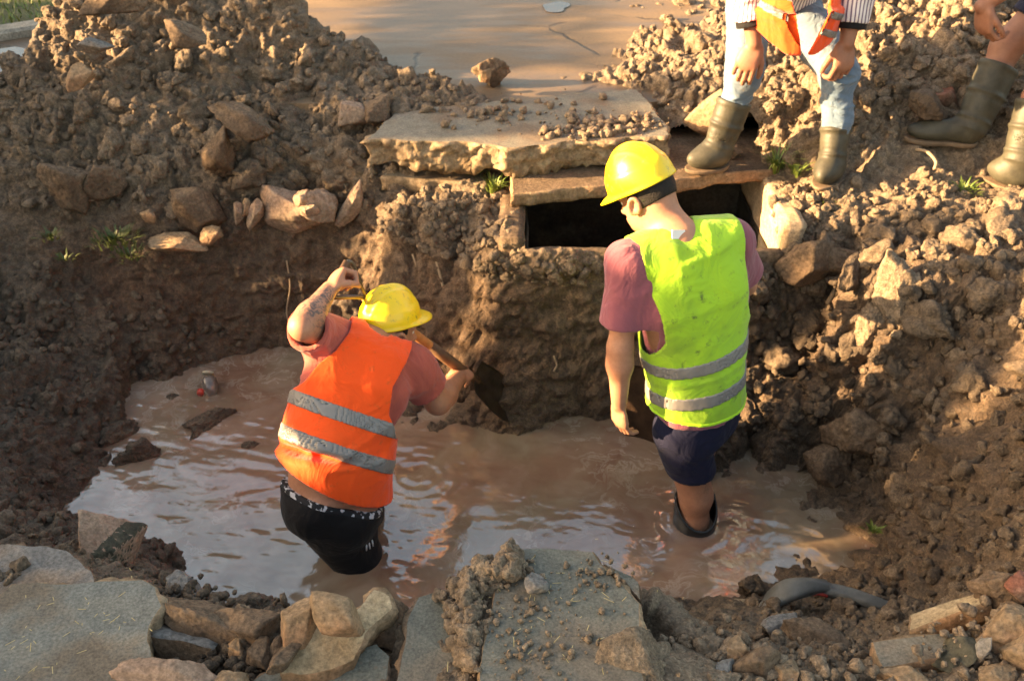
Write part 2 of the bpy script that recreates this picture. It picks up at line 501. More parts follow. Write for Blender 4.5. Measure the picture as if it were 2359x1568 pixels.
def build_height():
    nx, ny = 661, 1141
    xs = np.linspace(X0, X1, nx); ys = np.linspace(Y0, Y1, ny)
    pts = [Vector((c[0].x, c[0].y)) for c in CP if X0 - 1e-6 <= c[0].x <= X1 + 1e-6 and Y0 - 1e-6 <= c[0].y <= Y1 + 1e-6]
    dat = [(c[0].z, c[1], c[2], c[3]) for c in CP if X0 - 1e-6 <= c[0].x <= X1 + 1e-6 and Y0 - 1e-6 <= c[0].y <= Y1 + 1e-6]
    res = geometry.delaunay_2d_cdt(pts, [], [], 0, 1e-4)
    vv, faces, orig = res[0], res[2], res[3]
    vd = [dat[o[0]] for o in orig]
    G = np.zeros((nx, ny, 4), np.float32)
    for f in faces:
        a, b, c = (np.array(vv[i][:]) for i in f)
        i0, i1 = np.searchsorted(xs, min(a[0], b[0], c[0]) - 1e-9), np.searchsorted(xs, max(a[0], b[0], c[0]) + 1e-9)
        j0, j1 = np.searchsorted(ys, min(a[1], b[1], c[1]) - 1e-9), np.searchsorted(ys, max(a[1], b[1], c[1]) + 1e-9)
        if i1 <= i0 or j1 <= j0: continue
        gx, gy = np.meshgrid(xs[i0:i1], ys[j0:j1], indexing='ij')
        den = (b[1] - c[1]) * (a[0] - c[0]) + (c[0] - b[0]) * (a[1] - c[1])
        if abs(den) < 1e-12: continue
        w0 = ((b[1] - c[1]) * (gx - c[0]) + (c[0] - b[0]) * (gy - c[1])) / den
        w1 = ((c[1] - a[1]) * (gx - c[0]) + (a[0] - c[0]) * (gy - c[1])) / den
        w2 = 1 - w0 - w1
        m = (w0 >= -1e-7) & (w1 >= -1e-7) & (w2 >= -1e-7)
        d = [np.array(vd[i]) for i in f]
        val = w0[..., None] * d[0] + w1[..., None] * d[1] + w2[..., None] * d[2]
        sub = G[i0:i1, j0:j1]
        sub[m] = val[m]
    def blur(A, s, ax):
        r = int(s * 3) + 1
        k = np.exp(-0.5 * (np.arange(-r, r + 1) / s) ** 2); k /= k.sum()
        pad = [(0, 0)] * A.ndim; pad[ax] = (r, r)
        B = np.pad(A, pad, mode='edge'); o = np.zeros_like(A)
        for t, kk in enumerate(k):
            sl = [slice(None)] * A.ndim; sl[ax] = slice(t, t + A.shape[ax])
            o += kk * B[tuple(sl)]
        return o
    Z = blur(blur(G[..., 0], 2.2, 0), 3.0, 1)
    A = blur(blur(G[..., 1:], 6, 0), 10, 1)
    return xs, ys, Z, A, blur

HX, HY, HZ, HA, _blur = build_height()

def ground_z(x, y):
    i = min(max((x - X0) / (HX[1] - HX[0]), 0), len(HX) - 1.001); j = min(max((y - Y0) / (HY[1] - HY[0]), 0), len(HY) - 1.001)
    a, b = int(i), int(j); u, v = i - a, j - b
    return float(HZ[a, b] * (1 - u) * (1 - v) + HZ[a + 1, b] * u * (1 - v) + HZ[a, b + 1] * (1 - u) * v + HZ[a + 1, b + 1] * u * v)

HOLE = (0.05, 1.075, 3.50, 4.32)

def hit(px, py):
    """where a sight line meets the ground"""
    d = sight(px, py); q = Vector((0, 0, CAM_Z))
    for i in range(100, 900):
        q = Vector((0, 0, CAM_Z)) + d * (i * .01)
        if q.z < 0 or ground_z(q.x, q.y) > q.z: break
    return q

def build_terrain():
    NC, NR = 860, 960
    cx = np.linspace(X0, X1, NC)
    # columns, finer along steep faces
    ii = (cx - X0) / (HX[1] - HX[0]); i0 = np.clip(ii.astype(int), 0, len(HX) - 2); fu = (ii - i0)[:, None]
    Zc = HZ[i0] * (1 - fu) + HZ[i0 + 1] * fu
    Ac = HA[i0] * (1 - fu[..., None]) + HA[i0 + 1] * fu[..., None]
    dy = HY[1] - HY[0]
    slope = np.gradient(HZ, dy, axis=1)
    rho = np.clip(np.sqrt(1 + slope ** 2), 1, 7)
    rho = rho * (0.55 + 0.9 / (1 + ((HY - 2.6) / 1.6) ** 2))[None, :]
    rho = _blur(_blur(rho, 16, 0), 8, 1)
    Rc = rho[i0] * (1 - fu) + rho[i0 + 1] * fu
    cum = np.concatenate([np.zeros((NC, 1)), np.cumsum((Rc[:, 1:] + Rc[:, :-1]) * 0.5, axis=1)], axis=1)
    V = np.zeros((NC, NR, 3), np.float32); At = np.zeros((NC, NR, 3), np.float32)
    for c in range(NC):
        y = np.interp(np.linspace(0, cum[c, -1], NR), cum[c], HY)
        V[c, :, 0] = cx[c]; V[c, :, 1] = y
        V[c, :, 2] = np.interp(y, HY, Zc[c])
        for q in range(3): At[c, :, q] = np.interp(y, HY, Ac[c, :, q])
    du = np.gradient(V, axis=0); dv = np.gradient(V, axis=1)
    N = np.cross(du, dv); N /= np.maximum(np.linalg.norm(N, axis=2, keepdims=True), 1e-9)
    N = _blur(_blur(N, 2.0, 0), 2.0, 1)
    N /= np.maximum(np.linalg.norm(N, axis=2, keepdims=True), 1e-9)
    p = V.reshape(-1, 3).copy(); n = N.reshape(-1, 3)
    rough, dry, red = (At[..., q].reshape(-1) for q in range(3))
    warp = np.stack([vnoise(p, 9, 3), vnoise(p, 9, 4), vnoise(p, 9, 5)], 1) * 0.035 + np.stack([vnoise(p, 34, 6), vnoise(p, 34, 7), vnoise(p, 34, 8)], 1) * 0.012
    q = p + warp
    big = fbm(p, 2.6, 11, 3)
    ma = np.clip(0.45 + 1.1 * vnoise(p, 2.4, 19), 0.0, 1.25)
    mb = np.clip(0.50 + 1.0 * vnoise(p, 4.2, 20), 0.08, 1.2)
    mc = np.clip(0.55 + 0.9 * vnoise(p, 5.5, 29), 0.10, 1.2)
    ridg = 1 - np.abs(fbm(p + warp, 6.0, 61, 4))
    d = 0.032 * big * (0.4 + rough)
    d += rough * ma * 0.075 * clod_noise(q, 5.6, 21, 0.2, 0.6)
    d += rough * mb * 0.058 * clod_noise(q, 13.0, 22, 0.2, 0.62)
    d += np.clip(rough + 0.15, 0, 1) * mc * 0.036 * clod_noise(q, 30.0, 23, 0.2, 0.66)
    d += np.clip(rough + 0.1, 0, 1) * 0.015 * mb * clod_noise(q, 70.0, 24, 0.25, 0.68)
    d += rough * (1.1 - .5 * mb) * 0.034 * block_noise(p + warp * .8, 8.5, 81) + np.clip(rough + .1, 0, 1) * (1.2 - mc) * 0.018 * block_noise(p + warp * .6, 20.0, 82)
    d += 0.022 * (ridg - .6) * (0.3 + rough) + 0.012 * fbm(p, 14, 31, 3) + 0.008 * fbm(p, 42, 33, 3)
    # keep the ground quiet under things that stand on it
    front = 1.0 / (1.0 + np.exp((p[:, 1] - 1.55) * 14))
    d *= 1 - 0.45 * front
    p2 = p + n * d[:, None]
    p2[:, 2] -= 0.012 * rough
    # earth layers showing in steep faces
    steep = np.clip(1.0 - n[:, 2] * 1.8, 0, 1)
    lay = vnoise(np.stack([p[:, 0] * 1.5, p[:, 1] * 1.5, p[:, 2] * 24], 1), 1.0, 41)
    p2[:, :2] += n[:, :2] * (lay * 0.014 * steep)[:, None]
    dry = np.clip(dry + 0.18 * fbm(p, 1.7, 51, 3), 0, 1)
    idx = np.arange(NC * NR).reshape(NC, NR)
    F = np.stack([idx[:-1, :-1], idx[1:, :-1], idx[1:, 1:], idx[:-1, 1:]], -1).reshape(-1, 4)
    ctr = p[F].mean(1)
    hole = (ctr[:, 0] > HOLE[0]) & (ctr[:, 0] < HOLE[1]) & (ctr[:, 1] > HOLE[2]) & (ctr[:, 1] < HOLE[3])
    x, y, z = ctr[:, 0], ctr[:, 1], ctr[:, 2]
    yb = np.interp(x, [-3.4, -2.2, -1.4, -.7, -.4, 0], [3.95, 4.0, 3.93, 3.95, 4.0, 4.35])
    left = (y > yb + .05) & (x < -.05) & (y < 5.9)
    left |= False
    xb = np.interp(y, [3.9, 4.05, 4.3, 4.6, 5.2, 6.4], [3.0, 1.15, .85, .62, .7, 1.3])
    right = (x > xb) & (y > 4.02)
    lab = np.zeros(len(F), int); lab[left] = 1; lab[right] = 2; lab[hole] = -1
    mat = soil_mat("soil")
    def part(name, sel):
        f = F[sel]; used = np.unique(f); mp = np.full(len(p2), -1, np.int32); mp[used] = np.arange(len(used))
        return mesh_np(name, p2[used], mp[f], mat, attrs={"dry": dry[used], "red": red[used]})
    g = part("muddy_ground", lab == 0); tag(g, kind='structure')
    h1 = part("spoil_heap", lab == 1)
    tag(h1, "tall grey brown heap of dug up soil on the far left of the pit, its left flank catching sun", "soil heap", kind='stuff')
    h2 = part("spoil_heap.001", lab == 2)
    tag(h2, "sunlit heap of tan soil lumps behind the two men in rubber boots", "soil heap", kind='stuff')
    return p2, n, rough, dry, ctr, mat

TP, TN, TR, TD, TC, SOIL = build_terrain()

_PROTO = {}
def lump_proto(sub, k):
    """one of a set of irregular earth lumps: broken faces, rounded by damp, crumbs stuck on"""
    if (sub, k) not in _PROTO:
        v, f = ico(sub); rng = np.random.default_rng(900 + k)
        n = rng.normal(size=(11, 3)); n /= np.linalg.norm(n, axis=1, keepdims=True)
        h = .55 + .45 * rng.random(11)
        r = np.minimum(h[None, :] / np.maximum(v @ n.T, 1e-3), 1.5)
        rr = -np.log(np.exp(-11 * np.concatenate([r, np.full((len(v), 1), 1.15)], 1)).sum(1)) / 11
        o = rng.random(3) * 60
        rr = rr * (1 + .22 * fbm(v + o, 1.8, k, 2) + .10 * fbm(v + o, 6.0, k + 3, 3)) + .22 * clod_noise(v + o, 2.6, k, .2, .6)
        _PROTO[(sub, k)] = ((v * rr[:, None]).astype(np.float32), f)
    return _PROTO[(sub, k)]

def lump(rng, s, sub):
    v0, f0 = lump_proto(sub, int(rng.integers(16)))
    q = rng.normal(size=4); q /= np.linalg.norm(q); w, x, y, z = q
    R = np.array([[1 - 2 * (y * y + z * z), 2 * (x * y - z * w), 2 * (x * z + y * w)], [2 * (x * y + z * w), 1 - 2 * (x * x + z * z), 2 * (y * z - x * w)], [2 * (x * z - y * w), 2 * (y * z + x * w), 1 - 2 * (x * x + y * y)]], np.float32)
    return (v0 * (s * (.65 + .6 * rng.random(3)))) @ R.T, f0

def clods(name, sel, count, smin, smax, seed, mat, label, cat="soil lumps", power=2.2, lift=0.2):
    """loose lumps of earth lying on the ground where sel is true, one mesh"""
    rng = np.random.default_rng(seed)
    cand = np.nonzero(sel)[0]
    pick = rng.choice(cand, count)
    Vs, Fs, off, dr = [], [], 0, []
    for i in pick:
        s = smin + (smax - smin) * rng.random() ** power
        v, f0 = lump(rng, s, 4 if s > .03 else 3 if s > .011 else 2)
        Vs.append(v + TP[i] + TN[i] * s * lift); Fs.append(f0 + off); off += len(v)
        dr.append(np.full(len(v), np.clip(TD[i] + rng.normal() * .12 + 0.08, 0, 1)))
    V = np.concatenate(Vs); 
    o = mesh_np(name, V, np.concatenate(Fs), mat, attrs={"dry": np.concatenate(dr), "red": np.zeros(len(V))})
    tag(o, label, cat, kind='stuff')
    return o

_x, _y, _z = TP[:, 0], TP[:, 1], TP[:, 2]
_vis = (np.abs(_x) < 0.62 * (_y + 0.4)) & ~((_x > .03) & (_x < 1.07) & (_y > 3.46) & (_y < 4.34))
clods("loose_soil_lumps", _vis & (_x < -.2) & (_y > 3.95) & (_y < 5.0) & (_z > .62), 2600, .004, .034, 1, SOIL, "crumbly grey brown lumps strewn over the tall left heap", power=5.0)
clods("loose_soil_lumps", _vis & (_x > .55) & (_y > 4.0) & (_y < 6.0) & (_z > .86), 3000, .005, .036, 2, SOIL, "round tan soil lumps covering the sunlit heap behind the men", power=2.6, lift=.3)
clods("loose_soil_lumps", _vis & (_x > .75) & (_y > 2.0) & (_y < 3.8) & (_z > .07), 2400, .004, .030, 3, SOIL, "clumped soil lumps on the slope right of the man in the lime vest", power=3.0, lift=.3)
clods("loose_soil_lumps", _vis & (_x < -.9) & (_y > 2.2) & (_y < 3.85) & (_z > .03) & (_z < .5), 900, .004, .03, 4, SOIL, "dark wet mud lumps on the flat at the left of the pool", power=2.6)
clods("loose_soil_lumps", _vis & (_x < -.35) & (_x > -1.5) & (_y > 1.3) & (_y < 2.5) & (_z > .1), 1500, .004, .02, 5, SOIL, "dark crumbs of earth on the near bank beside the large grey slab", power=2.6)
clods("loose_soil_lumps", _vis & (_x > .42) & (_y > 1.1) & (_y < 2.1) & (_z > .2), 1500, .004, .02, 6, SOIL, "loose crumbs of soil along the near bank at the lower right", power=2.6)
clods("loose_soil_lumps", _vis & (_x > -.75) & (_x < 1.3) & (_y > 3.36) & (_y < 3.9) & (_z > .6) & ~((_x > .03) & (_x < 1.05) & (_y > 3.47)), 900, .006, .03, 7, SOIL, "small lumps of earth on the brow of the far bank around the drain", power=2.4)

clods("clay_clods", _vis & (_x > .85) & (_y > 2.3) & (_y < 3.7) & (_z > .12), 130, .025, .085, 11, SOIL, "big broken clay clods stuck in the right slope", power=2.0, lift=.05)
clods("clay_clods", _vis & (_x < -.3) & (_y > 4.0) & (_y < 4.95) & (_z > .62), 120, .022, .075, 12, SOIL, "big muddy clods stuck in the tall left heap", power=2.2, lift=.0)
clods("clay_clods", _vis & (_x > .9) & (_y > 4.1) & (_y < 5.6) & (_z > .86), 110, .022, .07, 13, SOIL, "big sunlit clods in the heap behind the two men in boots", power=2.2, lift=.1)

# ground sheet out to the horizon, with the dug-over patch left out
def frame_sheet():
    bm = bmesh.new(); B = 160.0; z = .9
    xs = [-B, X0, X1, B]; ys = [-B, Y0, Y1, B]
    zz = {Y0: .70}
    for i in range(3):
        for j in range(3):
            if i == 1 and j == 1: continue
            q = [(xs[i], ys[j]), (xs[i + 1], ys[j]), (xs[i + 1], ys[j + 1]), (xs[i], ys[j + 1])]
            bm.faces.new([bm.verts.new((a, b, (.69 if b <= Y0 else .895))) for a, b in q])
    bmesh.ops.remove_doubles(bm, verts=bm.verts[:], dist=1e-4)
    o = obj_bm("ground", bm, soil_mat("far_soil", False, dryness=.55), smooth=False)
    tag(o, kind='structure')
frame_sheet()

# ------------------------------------------------------------------ road
def road_mat():
    m, nt, b = new_mat("worn_road")
    k = NB(nt); co = k.coord()
    mp = k.n("ShaderNodeMapping"); mp.inputs["Scale"].default_value = (0.45, 1.6, 1)
    k.l(co, mp.inputs[0])
    n0 = k.noise(mp.outputs[0], 1.6, 6, 0.55)
    n1 = k.noise(co, 60, 5, 0.7)
    n2 = k.noise(co, 260, 2, 0.6)
    c = k.ramp(n0, [(0.35, (0.105, 0.072, 0.046)), (0.5, (0.165, 0.112, 0.066)), (0.65, (0.225, 0.152, 0.085))])
    c = k.mix(0.5, c, k.ramp(n1, [(0.3, 0.6), (0.7, 1.3)]), 'MULTIPLY')
    # cracks
    vw = k.mix(0.10, co, k.noise(co, 5, 4, 0.6, 0, 1), 'ADD')
    cr = k.ramp(k.voro(vw, 0.85, 'DISTANCE_TO_EDGE'), [(0.0, 1.0), (0.012, 0.0)])
    cr = k.math('MULTIPLY', cr, k.ramp(k.noise(co, 1.3, 3), [(0.46, 0.0), (0.52, 1.0)]))
    c = k.mix(cr, c, (0.03, 0.024, 0.02))
    nt.links.new(c, b.inputs["Base Color"])
    # damp film
    wet = k.ramp(n0, [(0.42, 1.0), (0.56, 0.0)])
    nt.links.new(k.math('SUBTRACT', 0.75, k.math('MULTIPLY', wet, 0.38)), b.inputs["Roughness"])
    b.inputs["Specular IOR Level"].default_value = 0.5
    h = k.math('SUBTRACT', k.math('ADD', n1, k.math('MULTIPLY', n2, 0.5)), k.math('MULTIPLY', cr, 3.0))
    nt.links.new(k.bump(h, 0.35, 0.006), b.inputs["Normal"])
    return m

KA, KB = P(0, 96, .95), P(115, 78, .95)       # far kerb line
ks = (KB.y - KA.y) / (KB.x - KA.x)
ky = lambda x: KA.y + (x - KA.x) * ks
def build_road():
    bm = bmesh.new()
    near = [(-60, 4.55), (-3.4, 4.55), (-.3, 4.42), (.0, 4.40), (.12, 4.45), (.3, 4.41), (.45, 4.46), (.62, 4.46), (1.2, 4.6), (3.2, 4.7), (60, 4.8)]
    vs = [bm.verts.new((x, y, .95)) for x, y in near] + [bm.verts.new((60, ky(60) if ky(60) > 5 else 9, .95)), bm.verts.new((-60, max(ky(-60), 4.9), .95))]
    bm.faces.new(vs)
    r = bmesh.ops.extrude_face_region(bm, geom=bm.faces[:])
    for v in r['geom']:
        if isinstance(v, bmesh.types.BMVert): v.co.z -= .12
    bmesh.ops.recalc_face_normals(bm, faces=bm.faces[:])
    tag(obj_bm("road", bm, road_mat(), smooth=False), kind='structure')
    # kerb and verge behind it
    kb = bmesh.new()
    a, b2 = Vector((-14, ky(-14), 0)), Vector((30, ky(30), 0))
    dirn = (b2 - a).normalized(); nrm = Vector((-dirn.y, dirn.x, 0))
    prof = [(0, .90), (0, .985), (.015, 1.0), (.12, 1.0), (.12, .90)]
    rows = []
    for q in (a, b2):
        rows.append([kb.verts.new((q.x + nrm.x * o, q.y + nrm.y * o, z)) for o, z in prof])
    for i in range(len(prof) - 1): kb.faces.new((rows[0][i], rows[0][i + 1], rows[1][i + 1], rows[1][i]))
    tag(obj_bm("kerb", kb, stone_mat("kerb_concrete", (.22, .2, .16), (.34, .30, .24)), smooth=False), kind='structure')
    vb = bmesh.new()
    q = [a + nrm * .12, b2 + nrm * .12, b2 + nrm * 60, a + nrm * 60]
    vb.faces.new([vb.verts.new((p.x, p.y, .992)) for p in q])
    tag(obj_bm("verge", vb, stone_mat("verge_soil", (.05, .06, .02), (.12, .11, .05)), smooth=False), kind='structure')
    # grass on the verge
    rng = random.Random(4); V, F = [], []
    for i in range(14000):
        t = rng.uniform(0, 9); u = .14 + 2.4 * rng.random() ** 1.5
        p = a + dirn * (10 + t - 1) + nrm * u
        h = rng.uniform(.02, .06); w = .005; an = rng.uniform(0, 6.28); ln = rng.uniform(.2, .9) * h
        c, s_ = math.cos(an), math.sin(an)
        n0 = len(V)
        V += [(p.x - w * c, p.y - w * s_, 0.990), (p.x + w * c, p.y + w * s_, 0.990), (p.x + ln * s_, p.y - ln * c, 0.990 + h), (p.x + ln * s_, p.y - ln * c, 0.990 + h)]
        F.append((n0, n0 + 1, n0 + 2))
    g = mesh_np("verge_grass", np.array(V), np.array(F), GRASS)
    tag(g, "short green grass on the verge across the road, top left", "grass", kind='stuff')

def grass_mat(name, c1, c2):
    m, nt, b = new_mat(name)
    k = NB(nt)
    c = k.ramp(k.noise(k.coord(), 30, 3), [(0.35, c1), (0.65, c2)])
    nt.links.new(c, b.inputs["Base Color"])
    b.inputs["Roughness"].default_value = 0.5
    return m
GRASS = grass_mat("grass_blades", (.07, .12, .015), (.20, .24, .04))
build_road()

# puddle on the road
def puddle(px, py, rx, ry, seed):
    c = P(px, py, .954); bm = bmesh.new(); rng = random.Random(seed)
    ph = [rng.uniform(0, 6.28) for _ in range(4)]
    vs = []
    for i in range(40):
        a = 6.2832 * i / 40; r = 1 + .16 * math.sin(2 * a + ph[0]) + .1 * math.sin(3 * a + ph[1]) + .06 * math.sin(5 * a + ph[2])
        vs.append(bm.verts.new((c.x + rx * r * math.cos(a), c.y + ry * r * math.sin(a), .954)))
    bm.faces.new(vs)
    m = plain_mat("puddle_water", (.10, .08, .06), .02, .6)
    tag(obj_bm("puddle", bm, m, smooth=False), kind='structure')
puddle(1280, 16, .075, .10, 2)
puddle(25, 150, .42, .30, 7)

# ------------------------------------------------------------------ pool of muddy water
def water_mat():
    m, nt, b = new_mat("muddy_water")
    k = NB(nt); co = k.coord()
    # swirled silt
    w1 = k.n("ShaderNodeTexNoise"); w1.inputs["Scale"].default_value = 2.4; w1.inputs["Detail"].default_value = 4
    k.l(co, w1.inputs["Vector"])
    sub = k.n("ShaderNodeVectorMath", operation='SUBTRACT'); k.l(w1.outputs["Color"], sub.inputs[0]); sub.inputs[1].default_value = (.5, .5, .5)
    scl = k.n("ShaderNodeVectorMath", operation='SCALE'); k.l(sub.outputs[0], scl.inputs[0]); scl.inputs["Scale"].default_value = .75
    add = k.n("ShaderNodeVectorMath", operation='ADD'); k.l(co, add.inputs[0]); k.l(scl.outputs[0], add.inputs[1])
    sw = k.noise(add.outputs[0], 3.6, 6, 0.58, .5)
    sw2 = k.noise(add.outputs[0], 1.4, 4, 0.5, 0.3)
    c = k.ramp(sw, [(0.32, (.19, .105, .07)), (0.50, (.245, .155, .105)), (0.66, (.29, .20, .145))])
    c2 = k.ramp(sw, [(0.32, (.19, .145, .095)), (0.52, (.24, .19, .13)), (0.70, (.29, .24, .175))])
    c = k.mix(k.ramp(sw2, [(0.42, 0.0), (0.58, 1.0)]), c, c2)
    fo = k.noise(add.outputs[0], 9.0, 7, 0.65, .8)
    foam = k.math('MULTIPLY', k.ramp(fo, [(0.52, 0.0), (0.57, .55), (0.62, 0.0)]), k.ramp(k.noise(co, 1.8, 3), [(0.45, 0.0), (0.6, 1.0)]))
    c = k.mix(foam, c, (.46, .40, .33))
    nt.links.new(c, b.inputs["Base Color"])
    b.inputs["Roughness"].default_value = 0.07
    b.inputs["IOR"].default_value = 2.3
    b.inputs["Specular IOR Level"].default_value = 0.6
    h = k.math('ADD', k.math('MULTIPLY', sw, .8), k.math('MULTIPLY', k.noise(add.outputs[0], 16, 3, .5, .4), .25))
    nt.links.new(k.bump(h, 0.17, 0.02), b.inputs["Normal"])
    return m

def build_water():
    nx, ny = 620, 480
    xs = np.linspace(-2.1, 2.0, nx); ys = np.linspace(1.9, 4.05, ny)
    gx, gy = np.meshgrid(xs, ys, indexing='ij')
    p = np.stack([gx.ravel(), gy.ravel(), np.zeros(nx * ny)], 1)
    u = p.copy(); u[:, 0] = p[:, 0] * .8 - p[:, 1] * .5; u[:, 1] = p[:, 1] * 1.7 + p[:, 0] * .5
    amp = np.interp(p[:, 0], [-1.6, -.6, 0, 1.4], [.85, .75, .38, .42])
    z = .75 * amp * (.006 * vnoise(u, 5, 61) + .0045 * vnoise(u + .1 * vnoise(p, 4, 9)[:, None], 12, 62) + .0018 * vnoise(u, 27, 63))
    for x, y, s in [(.66, 2.74, 1.0), (-.55, 2.58, 1.2), (-.35, 3.0, .8), (.1, 3.33, .7)]:      # rings round the legs
        r = np.hypot(p[:, 0] - x, p[:, 1] - y)
        z += .0016 * s * np.sin(r * 95 + 3 * vnoise(p, 5, 71)) * np.exp(-((r - .10) / .10) ** 2) * (.5 + .5 * vnoise(p, 7, 72))
    p[:, 2] = z
    idx = np.arange(nx * ny).reshape(nx, ny)
    F = np.stack([idx[:-1, :-1], idx[1:, :-1], idx[1:, 1:], idx[:-1, 1:]], -1).reshape(-1, 4)
    o = mesh_np("water", p, F, water_mat())
    tag(o, kind='structure')
build_water()

# ================================================================== STONE AND CONCRETE
M_SLAB = stone_mat("grey_concrete", (.15, .132, .10), (.225, .20, .155), 4, 120, .75, (.16, .112, .072), .35)
M_SLABEDGE = stone_mat("broken_concrete", (0.187, 0.128, 0.073), (0.343, 0.255, 0.161), 14, 70, .9, None, .9)
M_PAVE = stone_mat("green_grey_paving", (.105, .105, .085), (.17, .165, .135), 5, 130, .7, (.16, .13, .095), .3, (.15, .13, .10))
M_PAVEL = stone_mat("pale_paving", (.128, .127, .108), (.20, .197, .17), 4, 130, .6, (.13, .095, .06), .3)
M_PALE = stone_mat("pale_stone", (0.281, 0.210, 0.119), (0.452, 0.360, 0.231), 8, 70, .9, (0.265, 0.180, 0.098), .8)
M_TAN = stone_mat("tan_stone", (0.187, 0.124, 0.070), (0.312, 0.217, 0.130), 9, 80, .9, (0.234, 0.131, 0.070), .8)
M_BROWN = stone_mat("brown_stone", (0.101, 0.068, 0.042), (0.195, 0.135, 0.087), 10, 80, .9, (0.086, 0.056, 0.035), .8)
M_PINK = stone_mat("pinkish_stone", (0.234, 0.150, 0.101), (0.367, 0.255, 0.178), 7, 80, .9, (0.203, 0.150, 0.105), .7)
M_GREY = stone_mat("blue_grey_stone", (.135, .125, .115), (.23, .215, .195), 8, 100, .85, (.20, .145, .10), .7)
M_GREEN = stone_mat("mossy_dark_stone", (.045, .042, .028), (.10, .09, .062), 8, 80, .85, None, .8)
M_RED = stone_mat("red_brick", (0.195, 0.071, 0.042), (0.312, 0.135, 0.084), 10, 90, .9, (0.195, 0.128, 0.084), .6)
M_MUD = soil_mat("mud_lump", False, dryness=.12)
M_DIRT = soil_mat("dirt_lump", False, dryness=.95)

def rock_mesh(size, seed, facets=9, round_=0.10, rough=0.05, sub=5):
    v, f = ico(sub)
    rng = np.random.default_rng(seed)
    n = rng.normal(size=(facets, 3)); n /= np.linalg.norm(n, axis=1, keepdims=True)
    facets = facets + 5
    n = rng.normal(size=(facets, 3)); n /= np.linalg.norm(n, axis=1, keepdims=True)
    h = 0.58 + 0.30 * rng.random(facets)
    dots = v @ n.T
    r = h[None, :] / np.maximum(dots, 1e-3)
    r = np.minimum(r, 1.6)
    kk = 4.5 / max(round_, .02)
    rr = -np.log(np.exp(-kk * np.concatenate([r, np.full((len(v), 1), 1.35)], 1)).sum(1)) / kk
    o = rng.random(3) * 50
    rr = rr * (1 + rough * fbm(v + o, 2.2, seed, 3) + rough * .55 * fbm(v + o, 6.0, seed + 3, 3) + rough * .45 * fbm(v + o, 19.0, seed + 5, 3)) * 1.08
    return v * rr[:, None] * np.asarray(size, np.float32), f

def rot_np(rx, ry, rz):
    return np.array(Matrix.Rotation(rz, 3, 'Z') @ Matrix.Rotation(ry, 3, 'Y') @ Matrix.Rotation(rx, 3, 'X'))

def rock(name, c, size, rot, seed, mat, label, cat="stone", group=None, facets=9, round_=.10, rough=.05, parent=None, sub=5):
    v, f = rock_mesh(size, seed, facets, round_, rough, sub)
    v = v @ rot_np(*[RAD(a) for a in rot]).T
    o = mesh_np(name, v, f, mat, parent)
    o.location = c
    return tag(o, label, cat, group)

def slab_mesh(poly, thick, seed, step=.018, jag=.006, rough=.010, under=.0, chip=.005):
    """broken slab: outline in local xy, top at z=0; ragged sides"""
    rng = np.random.default_rng(seed)
    pts = []
    for i in range(len(poly)):
        a, b = np.array(poly[i], float), np.array(poly[(i + 1) % len(poly)], float)
        n = max(1, int(np.linalg.norm(b - a) / step))
        for t in range(n): pts.append(a + (b - a) * t / n)
    pts = np.array(pts); n = len(pts)
    cen = pts.mean(0)
    tan = np.roll(pts, -1, 0) - np.roll(pts, 1, 0); tan /= np.maximum(np.linalg.norm(tan, axis=1, keepdims=True), 1e-9)
    nor = np.stack([tan[:, 1], -tan[:, 0]], 1)
    ar = 0.5 * np.sum(pts[:, 0] * np.roll(pts[:, 1], -1) - np.roll(pts[:, 0], -1) * pts[:, 1])
    if ar < 0: nor = -nor
    p3 = np.concatenate([pts, np.zeros((n, 1))], 1)
    base = pts + nor * (jag * fbm(p3 + seed, 9, seed, 3))[:, None]
    rows = max(3, int(thick / step) + 1)
    levels = [(0.0, -chip)] + [(-thick * k / rows, 0.0) for k in range(0, rows + 1)]
    levels[1] = (-chip, 0.0)
    V, F = [], []
    for li, (z, off) in enumerate(levels):
        q = base + nor * off
        pp = np.concatenate([q, np.full((n, 1), z)], 1)
        dd = rough * (.55 * fbm(pp + 3.3 * seed, 12, seed + 5, 3) + .75 * fbm(pp + 1.7 * seed, 38, seed + 6, 3) + .75 * block_noise(pp + .01 * seed, 42.0, seed + 8)) if li > 0 else 0.25 * rough * fbm(pp, 20, seed, 2)
        if li > 0: dd = dd - under * (-z / thick)
        q = q + nor * np.asarray(dd)[:, None]
        zz = np.full(n, z)
        if li == len(levels) - 1: zz = zz + rough * 1.2 * fbm(pp + seed, 9, seed + 9, 3)
        V.append(np.concatenate([q, zz[:, None]], 1))
    V = np.concatenate(V)
    for l in range(len(levels) - 1):
        for i in range(n):
            j = (i + 1) % n
            F.append((l * n + i, (l + 1) * n + i, (l + 1) * n + j, l * n + j))
    return V, F, n, len(levels), ar > 0

